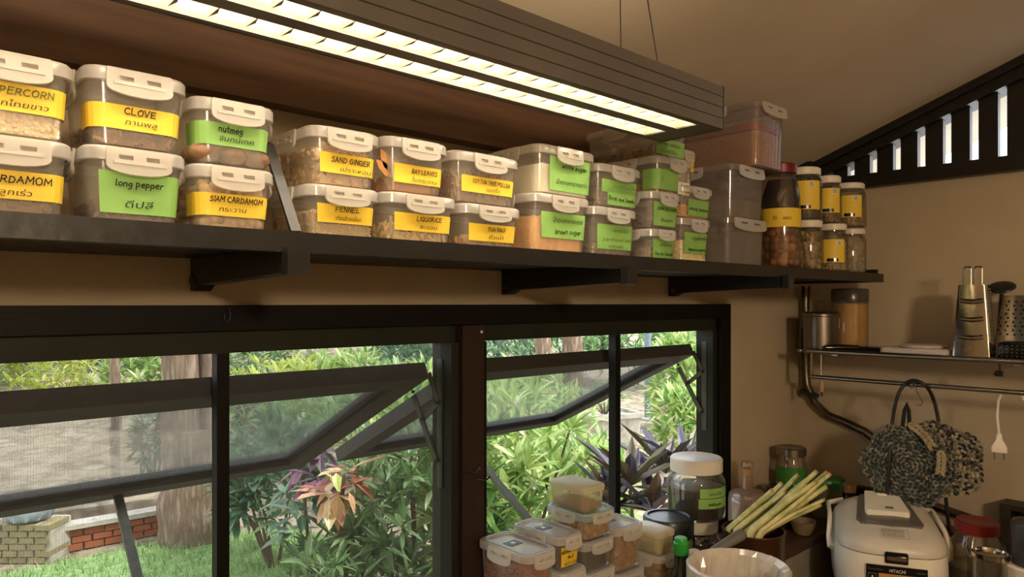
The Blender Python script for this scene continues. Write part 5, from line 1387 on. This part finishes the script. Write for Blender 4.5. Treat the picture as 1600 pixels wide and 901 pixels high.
# ground
def patch(name, pts, mt, z, label, cat):
    m = MB(); n = len(pts)
    m.prism(pts, .05, Matrix.Translation((0, 0, z - .05)))
    return struct(m.build(name, M[mt]), label, cat)
patch('ground', [(-14, 1.13), (40, 1.13), (40, 40), (-14, 40)], 'soil', GZ - .002, 'bare grey brown garden soil under the shrubs', 'ground')
lawnpts = [(-1.5, 3.0), (1.9, 3.0), (2.35, 4.0), (2.3, 4.75), (1.55, 5.05), (.55, 5.1), (-1.5, 5.15)]
patch('lawn', lawnpts, 'lawn', GZ + .012, 'short green lawn at the lower left of the window', 'lawn')
def inside(x, y, P):
    c = False; j = len(P) - 1
    for i in range(len(P)):
        if (P[i][1] > y) != (P[j][1] > y) and x < (P[j][0] - P[i][0]) * (y - P[i][1]) / (P[j][1] - P[i][1]) + P[i][0]: c = not c
        j = i
    return c
m = MB(); k = 0
while k < 9000:
    x, y = random.uniform(-.2, 2.4), random.uniform(3.0, 5.3)
    if not inside(x, y, lawnpts): continue
    k += 1
    h = random.uniform(.03, .075); a = random.uniform(0, 6.28); w = .004; b = random.uniform(.2, .9) * h
    dx, dy = cos(a), sin(a)
    m.add([(x - dy * w, y + dx * w, .01), (x + dy * w, y - dx * w, .01), (x + dx * b, y + dy * b, .01 + h)], [(0, 1, 2)])
tag(m.build('grass', M['grass']), 'short green grass blades on the lawn', 'grass', kind='stuff')
# soil bank behind the low wall
m = MB()
P = [at(u, v, Z=GZ) for u, v in ((-60, 858), (85, 852), (250, 838))]
base = [Vector((-1.4, 5.62, 0)), Vector((.75, 5.56, 0)), Vector((1.6, 5.40, 0)), Vector((2.6, 6.2, 0))]
def bank(o): pass
lo = base + [Vector((5.5, 8.5, 0)), Vector((9, 14, 0)), Vector((-6, 16, 0)), Vector((-6, 5.7, 0))]
hi = [p + Vector((0, .06, .20)) for p in base] + [Vector((5.6, 8.7, .25)), Vector((9, 14, .55)), Vector((-6, 16, .6)), Vector((-6, 5.8, .20))]
m.loft([lo, hi], True, True)
struct(m.build('ground', M['soil']), 'raised bank of bare grey soil behind the low wall', 'bank')
# low garden wall: stone pier + brick courses, bluish bowl on the pier
gw_ = empty('garden_wall', (.55, 4.70, GZ)); tag(gw_, 'low garden wall of mossy stone and red brick beside the lawn', 'wall')
pier_c = at(45, 872, Z=GZ)
bx0 = Vector((pier_c.x - .55, pier_c.y - 4.70, 0))
brick0 = None
def brick(mt, loc, sc, rz):
    m = MB(); m.loft([rr(1, 1, .06, -.5, 2), rr(1, 1, .06, .5, 2)]); 
    return m
bm_s = MB().box(-.5, .5, -.5, .5, -.5, .5); bs = None; br = None
wd = Vector((.737, -.676, 0))            # the pier faces the window
ang = math.atan2(wd.y, wd.x)
for row in range(6):
    n = 4 if row % 2 else 3
    xs = [-.15, -.05, .05, .15] if row % 2 else [-.115, .0, .115]
    for x in xs:
        w = .085 if row % 2 else .105
        loc = bx0 + wd * x + Vector((0, 0, .022 + row * .040))
        if bs is None: bs = bm_s.build('stone', M['stone'], gw_); q_ = bs
        else: q_ = bs.copy(); COL.objects.link(q_); q_.parent = gw_
        q_.location = loc + Vector((random.uniform(-.004, .004), random.uniform(-.006, .006), 0)); q_.rotation_euler = (0, 0, ang); q_.scale = (w * random.uniform(.94, 1.02), .20, .033)
m = MB(); Mr = Matrix.Translation(bx0) @ Matrix.Rotation(ang, 4, 'Z'); m.box(-.19, .19, -.085, .12, 0, .238, Mr); m.build('mortar_core', M['concrete'], gw_)
w0 = Vector((pier_c.x + .17, pier_c.y - .02, 0)); w1 = Vector((1.62, 5.28, 0)); dl = (w1 - w0); nl = dl.length; dn = dl.normalized(); a2 = math.atan2(dn.y, dn.x)
m = MB(); m.bar(w0 + Vector((-.55, -4.70, .075)) + Vector((-dn.y, dn.x, 0)) * .03, w1 + Vector((-.55, -4.70, .075)) + Vector((-dn.y, dn.x, 0)) * .03, .06, .15); m.build('mortar_core', M['concrete'], gw_)
m = MB(); m.bar(w0 + Vector((-.55, -4.70, .165)), w1 + Vector((-.55, -4.70, .165)), .13, .03); m.build('coping', M['concrete'], gw_)
for row in range(3):
    x = .06 + (.05 if row % 2 else 0)
    while x < nl - .05:
        loc = w0 + dn * x + Vector((-.55, -4.70, .028 + row * .045))
        if br is None: br = MB().box(-.5, .5, -.5, .5, -.5, .5).build('brick', M['redbrick'], gw_); q_ = br
        else: q_ = br.copy(); COL.objects.link(q_); q_.parent = gw_
        q_.location = loc + Vector((0, random.uniform(-.008, .004), 0)); q_.rotation_euler = (0, 0, a2); q_.scale = (.105, .07, .038); x += .118
bo = empty('garden_bowl', pier_c + Vector((0, 0, .2385))); tag(bo, 'blue grey scalloped garden bowl on the stone pier', 'bowl')
m = MB(); rings = []
for rad, z, sc in ((.08, 0, 0), (.13, .03, .012), (.145, .075, .0), (.14, .12, 0), (.12, .118, 0), (.10, .05, 0)):
    rings.append([Vector(((rad) * cos(t), rad * sin(t), z + sc * cos(12 * t))) for t in [2 * pi * i / 48 for i in range(48)]])
m.loft(rings); m.build('basin', M['bluegrey'], bo, True)

# tree with two stems
def bend(a, b, n=8, amp=.03):
    a = Vector(a); b = Vector(b); return [a.lerp(b, i / n) + Vector((amp * math.sin(i * 1.3), amp * math.cos(i * 1.7), 0)) * (0 < i < n) for i in range(n + 1)]
tb = at(297, 845, Z=GZ)
t_ = empty('garden_tree', tb); tag(t_, 'thick brown tree trunk forking behind the left window mullion', 'tree')
def trunk(a, b, r0, r1, n=10):
    m = MB(); pts = bend(a, b, n, .015); rings = []
    for i, p in enumerate(pts):
        r = r0 + (r1 - r0) * i / n
        rings.append([p + Vector((cos(t), sin(t), 0)) * (r * (1 + .06 * sin(5 * t + i * .4) + .04 * sin(9 * t))) for t in [2 * pi * k / 28 for k in range(28)]])
    m.loft(rings); return m
trunk((0, 0, -.02), (.01, .02, .75), .20, .165).build('trunk', M['bark'], t_, True)
trunk((-.05, .03, .70), (-.10, .05, 3.4), .115, .10).build('stem', M['bark'], t_, True)
trunk((.11, .0, .66), (.15, .0, 3.4), .075, .065).build('stem', M['bark'], t_, True)

LEAF = ([(0, 0, 0), (.30, .16, .03), (.30, -.16, .03), (.36, 0, -.02), (.72, .11, -.01), (.72, -.11, -.01), (1, 0, -.10)], [(0, 3, 1), (0, 2, 3), (1, 3, 4), (3, 2, 5), (3, 6, 4), (3, 5, 6)])
def leaf(m, p, d, L_, w=1.0, roll=0.0):
    d = d.normalized(); up = Vector((0, 0, 1)) if abs(d.z) < .95 else Vector((1, 0, 0))
    s_ = d.cross(up).normalized(); n = s_.cross(d).normalized()
    if roll: s_, n = s_ * cos(roll) + n * sin(roll), n * cos(roll) - s_ * sin(roll)
    m.add([p + d * (x * L_) + s_ * (y * L_ * w) + n * (z * L_) for x, y, z in LEAF[0]], LEAF[1])
def rnd_dir(zmin=-.2):
    while True:
        v = Vector((random.gauss(0, 1), random.gauss(0, 1), random.gauss(.2, 1))).normalized()
        if v.z > zmin: return v
def shrub(name, label, base, rx, ry, h, mt, clusters, per, L_, w=.9, cat='shrub', group='garden shrubs', z0=.15, parts=0, stems=7, seed=None, inner=.55):
    """shrub of leaf rosettes at the ends of branches; the first `parts` leaves in view stand alone"""
    if seed is not None: random.seed(seed)
    o = empty(name, base); tag(o, label, cat, group)
    m = MB(); tips = []; lm = None
    c = Vector((0, 0, h * (.5 + z0 / 2)))
    toview = Vector((-base[0], -base[1], .3)).normalized()
    singles = []
    for k in range(clusters):
        d = rnd_dir(-.55); f = inner + (1 - inner) * random.random() ** .5
        p = Vector((d.x * rx * f, d.y * ry * f, c.z + d.z * (h - c.z) * f)); tips.append(p)
        ax = (d + Vector((0, 0, .5))).normalized()
        for i in range(per):
            v = (ax * random.uniform(.1, .9) + rnd_dir(-1) * .9).normalized()
            l = L_ * random.uniform(.65, 1.15); q0 = p + v * (L_ * .08); rl = random.uniform(-.4, .4)
            if parts and d.dot(toview) > .35 and len(singles) < parts and i % 3 == 0: singles.append((q0, v, l, rl))
            else: leaf(m, q0, v, l, w, rl)
    fo = m.build('foliage', M[mt], o); fo['kind'] = 'stuff'
    m = MB()
    for p in random.sample(tips, min(stems, len(tips))): m.tube([Vector((p.x * .12, p.y * .12, 0)), Vector((p.x * .5, p.y * .5, p.z * .6)), p], [.012, .008, .004], 5)
    m.build('stems', M['twig'], o)
    if singles:
        lm = None
        for (p, v, l, rl) in singles:
            if lm is None: m = MB(); leaf(m, Vector((0, 0, 0)), Vector((1, 0, 0)), 1.0, w); lm = m.build('leaf', M[mt], o); q_ = lm
            else: q_ = lm.copy(); COL.objects.link(q_); q_.parent = o
            q_.location = p; q_.rotation_euler = v.to_track_quat('X', 'Z').to_euler(); q_.scale = (l, l, l)
    return o
def gp_(u, s): 
    d = ray(u, 473); return (d.x * s, d.y * s, GZ)
# near shrubs, from left to right
shrub('leafy_shrub', 'bright green lanceolate shrub in front of the centre post', gp_(655, 3.0), .34, .36, 1.16, 'lf_mid', 150, 11, .115, .80, seed=1, parts=110)
shrub('leafy_shrub', 'sunlit yellow-green shrub left in the right window', gp_(798, 3.05), .40, .40, 1.22, 'lf_bright', 180, 11, .115, .82, seed=2, parts=110)
shrub('leafy_shrub', 'bright green shrub behind the stacked boxes', gp_(880, 3.6), .36, .36, .98, 'lf_bright', 130, 10, .12, .66, seed=3)
shrub('leafy_shrub', 'low green shrub at the bottom left of the centre post', gp_(560, 2.75), .30, .30, .72, 'lf_mid', 90, 10, .11, .62, seed=4)
shrub('leafy_shrub', 'dark green shrub right of the tree trunk', gp_(430, 4.3), .30, .40, .86, 'lf_dark', 80, 9, .15, .95, seed=5)
shrub('leafy_shrub', 'small dark green sapling left of the tree trunk', (gp_(240, 5.35)[0], gp_(240, 5.35)[1], .2), .12, .12, .62, 'lf_dark', 22, 7, .13, 1.1, seed=6)
shrub('leafy_shrub', 'yellow-green shrub beyond the right shoulder of the croton', gp_(690, 4.2), .5, .5, 1.22, 'lf_bright', 130, 9, .14, .7, seed=7)
# croton: large single leaves
def big_plant(name, label, base, leaves, cat, stems):
    o = empty(name, base); tag(o, label, cat, 'large-leaved plants outside')
    protos = {}
    for (p, v, l, w, mt) in leaves:
        k = (mt, round(w, 1))
        # a fresh mesh per colour keeps one leaf one piece; copies share it
        if k not in protos or random.random() < .34:
            m = MB(); leaf(m, Vector((0, 0, 0)), Vector((1, 0, 0)), 1.0, w); q_ = protos[k] = m.build('leaf', M[mt], o)
        else: q_ = protos[k].copy(); COL.objects.link(q_); q_.parent = o
        q_.location = p; q_.rotation_euler = v.to_track_quat('X', 'Z').to_euler(); q_.scale = (l, l, l)
    for P in stems: MB().tube(P, [.012] + [.007] * (len(P) - 1), 6).build('stem', M['twig'], o, True)
    return o
random.seed(9)
cb = Vector(gp_(512, 2.8))
Lv = []
def tip(u, v, s): return at(u, v, s=s) - cb
for (u, v, n, mt, L_, s) in ((500, 745, 16, 'lf_purple', .13, 2.8), (475, 725, 12, 'lf_purple', .12, 2.9), (540, 735, 14, 'lf_orange', .14, 2.75), (520, 770, 14, 'lf_orange', .15, 2.7), (555, 755, 10, 'lf_orange', .13, 2.8), (470, 800, 9, 'lf_dark', .12, 2.8), (500, 700, 9, 'lf_purple', .12, 2.9), (450, 775, 9, 'lf_dark', .12, 2.95), (460, 830, 10, 'lf_dark', .12, 2.85)):
    p = tip(u, v, s)
    for i in range(n):
        a = 2 * pi * i / n + random.random(); vv = Vector((cos(a), sin(a), random.uniform(-.9, .5)))
        Lv.append((p + vv * .02, vv, L_ * random.uniform(.7, 1.1), 1.25, mt))
for (u, v, du, dv) in ((515, 775, -8, 45), (528, 770, 0, 55), (545, 768, 10, 32)):
    p = tip(u, v, 2.62); e_ = at(u + du, v + dv, s=2.60) - cb; Lv.append((p, e_ - p, (e_ - p).length * 1.1, 1.0, 'lf_orange'))
for (u, v) in ((505, 738), (515, 742), (525, 738)):
    p = tip(u, v, 2.6); Lv.append((p, Vector((random.uniform(-1, 1), -.6, -.7)), .075, 1.5, 'lf_yellow'))
st = [[Vector((.04, .0, 0)), tip(545, 850, 2.75), tip(500, 790, 2.78), tip(500, 748, 2.8)], [Vector((-.02, .0, 0)), tip(530, 830, 2.7), tip(538, 740, 2.75)], [Vector((0, .02, 0)), tip(480, 830, 2.85), tip(472, 735, 2.9)]]
big_plant('croton', 'croton with orange and purple leaves beside the mesh window', cb, Lv, 'croton', st)
# cordyline: dark purple-brown straps
cb = Vector(gp_(1010, 2.75)); Lv = []
for (u, v, n, L_, s) in ((985, 735, 20, .27, 2.7), (1040, 715, 18, .27, 2.9), (958, 765, 14, .24, 2.7), (1020, 775, 16, .26, 2.65), (1072, 700, 10, .26, 3.0)):
    p = at(u, v + 25, s=s) - cb
    for i in range(n):
        a = 2 * pi * i / n + random.random() * .5; vv = Vector((cos(a), sin(a), random.uniform(.1, 1.4)))
        Lv.append((p, vv, L_ * random.uniform(.7, 1.1), .62, 'lf_cord'))
st = [[Vector((.02 * i, 0, 0)), at(u, v + 30, s=s) - cb] for i, (u, v, s) in enumerate(((985, 735, 2.7), (1040, 715, 2.9), (1020, 775, 2.65)))]
big_plant('cordyline', 'dark purple strap-leaved cordyline behind the large jar', cb, Lv, 'cordyline', st)

# middle distance
def block(name, label, cat, c, w, d, h, mt, rz=0):
    o = empty(name, c, rz); tag(o, label, cat)
    m = MB(); m.loft([rr(w * .9, d * .9, .03, 0), rr(w, d, .03, h * .86)]); m.build('body', M[mt], o)
    m = MB(); m.loft([rr(w * 1.06, d * 1.06, .03, h * .86), rr(w * 1.06, d * 1.06, .03, h), rr(w * .92, d * .92, .03, h), rr(w * .9, d * .9, .03, h * .9)], True, True); m.build('rim', M[mt], o); return o
c = at(945, 690, Z=GZ); block('concrete_planter', 'square grey concrete planter standing beyond the cordyline', 'planter', c, .62, .62, .36, 'concrete', R(-20))
shrub('planter_plant', 'small green plant growing in the concrete planter', (c.x, c.y, .33), .3, .3, .30, 'lf_mid', 26, 7, .12, .7, cat='plant', seed=12)
def pole(u, v, label, h=3.2):
    p = at(u, v, Z=GZ); o = empty('metal_pole', p); tag(o, label, 'pole', 'blue grey garden poles')
    m = MB(); m.tube([(0, 0, 0), (0, 0, h)], .045, 10); m.build('shaft', M['polepaint'], o, True)
    m = MB(); m.box(-.12, .12, -.12, .12, 0, .03); m.build('foot_plate', M['concrete'], o)
pole(1012, 655, 'blue grey metal pole seen through the right window'); pole(96, 625, 'blue grey metal pole at the far left of the garden')
stp = empty('log_steps', at(1055, 640, Z=GZ)); tag(stp, 'log edged garden steps beside the metal pole', 'steps')
for i in range(4):
    a = at(1020 + 8 * i, 655 - 17 * i, Z=GZ + .03 * i) - stp.location; b = at(1085, 630 - 15 * i, Z=GZ + .03 * i) - stp.location
    MB().tube([a + Vector((0, 0, .06)), b + Vector((0, 0, .06))], .07, 10).build('log', M['bark'], stp, True)
# background planting
BG = [(-40, 10.5, 1.2, 1.35, 'lf_pale', 'pale green shrub at the far left behind the pole'), (45, 9.6, .75, 1.15, 'lf_yellow', 'yellow-green shrub behind the left pole'), (150, 12.0, 1.0, 1.0, 'lf_dark', 'dark shrub in front of the red tiles'), (225, 9.0, .5, 1.05, 'lf_bright', 'bright green shrub left of the tree fork'), (390, 9.5, .9, 1.05, 'lf_mid', 'mid green shrub right of the tree fork'), (455, 8.2, .8, .95, 'lf_yellow', 'feathery yellow-green shrub behind the left sash'), (540, 8.6, .8, 1.0, 'lf_bright', 'bright shrub behind the left sash top'), (400, 6.6, .8, .80, 'lf_pale', 'hazy green shrub seen through the left pane'), (330, 7.2, .5, .82, 'lf_dark', 'dark shrub directly behind the tree trunk'), (610, 6.0, .8, 1.05, 'lf_pale', 'pale green shrub seen through the right part of the left pane'), (640, 10.5, 1.0, 1.1, 'lf_dark', 'dark shrub above the open left sash'), (800, 7.0, .8, .98, 'lf_bright', 'fresh green shrub seen through the right pane'), (790, 12.0, 1.4, 1.35, 'lf_dark', 'bluish dark shrub at the top of the right window'), (880, 14.0, 1.3, 1.3, 'lf_mid', 'distant green shrub left of the right mullion'), (1000, 14.0, 1.2, 1.35, 'lf_mid', 'distant green shrub right of the right mullion'), (1060, 9.0, .35, 1.2, 'lf_bright', 'feathery fern beside the log steps'), (1075, 7.0, .35, .75, 'lf_bright', 'spiky bright green plant near the right jamb'), (1085, 13.0, 1.0, 1.3, 'lf_pale', 'distant pale shrub near the right jamb'), (20, 14.5, 1.8, 1.3, 'lf_mid', 'distant green shrub mass at the far left'), (320, 15.0, 1.6, 1.2, 'lf_mid', 'distant green shrub mass behind the tree'), (560, 15.0, 1.8, 1.25, 'lf_pale', 'distant pale hedge behind the left window'), (720, 15.5, 1.6, 1.3, 'lf_mid', 'distant hedge behind the centre post')]
for i, (u, s, r_, h, mt, lab) in enumerate(BG):
    b0 = gp_(u, s)
    sc = s / 9
    shrub('background_shrub', lab, b0, r_, r_, h, mt, int(120), 8, .20 * (.6 + .4 * sc), .8, group='shrubs in the background', z0=.0, stems=3, seed=100 + i, inner=.4)
def bgtrunk(u, s, r, lab, rz=0):
    o = empty('background_tree', gp_(u, s)); tag(o, lab, 'tree', 'trunks in the background'); trunk((0, 0, -.02), (rz, 0, 3.5), r, r * .8).build('trunk', M['bark'], o, True)
bgtrunk(850, 9.5, .11, 'slim pale trunk at the top left of the right window'); bgtrunk(893, 11, .16, 'brown trunk at the top of the right window', .1); bgtrunk(668, 12, .10, 'thin trunk right above the open left sash'); bgtrunk(1070, 10, .10, 'grey trunk beside the right jamb'); bgtrunk(180, 7.3, .05, 'thin sapling trunk on the soil bank')
# red tiled low roof far left
ro = empty('tiled_shed', gp_(150, 14.0)); tag(ro, 'low shed with red tiled roof far behind the left window', 'shed')
ro.rotation_euler = (0, 0, -R(42))
MB().box(-1.0, 1.4, -.2, 1.2, 0, .62).build('wall', M['redbrick'], ro)
for r_ in range(4):
    for k in range(8):
        m = MB(); y = -.4 + r_ * .3; m.box(-1.1 + k * .33, -1.1 + k * .33 + .31, y, y + .34, .62 + r_ * .13, .66 + r_ * .13, None); m.build('roof_tile', M['redbrick'], ro)
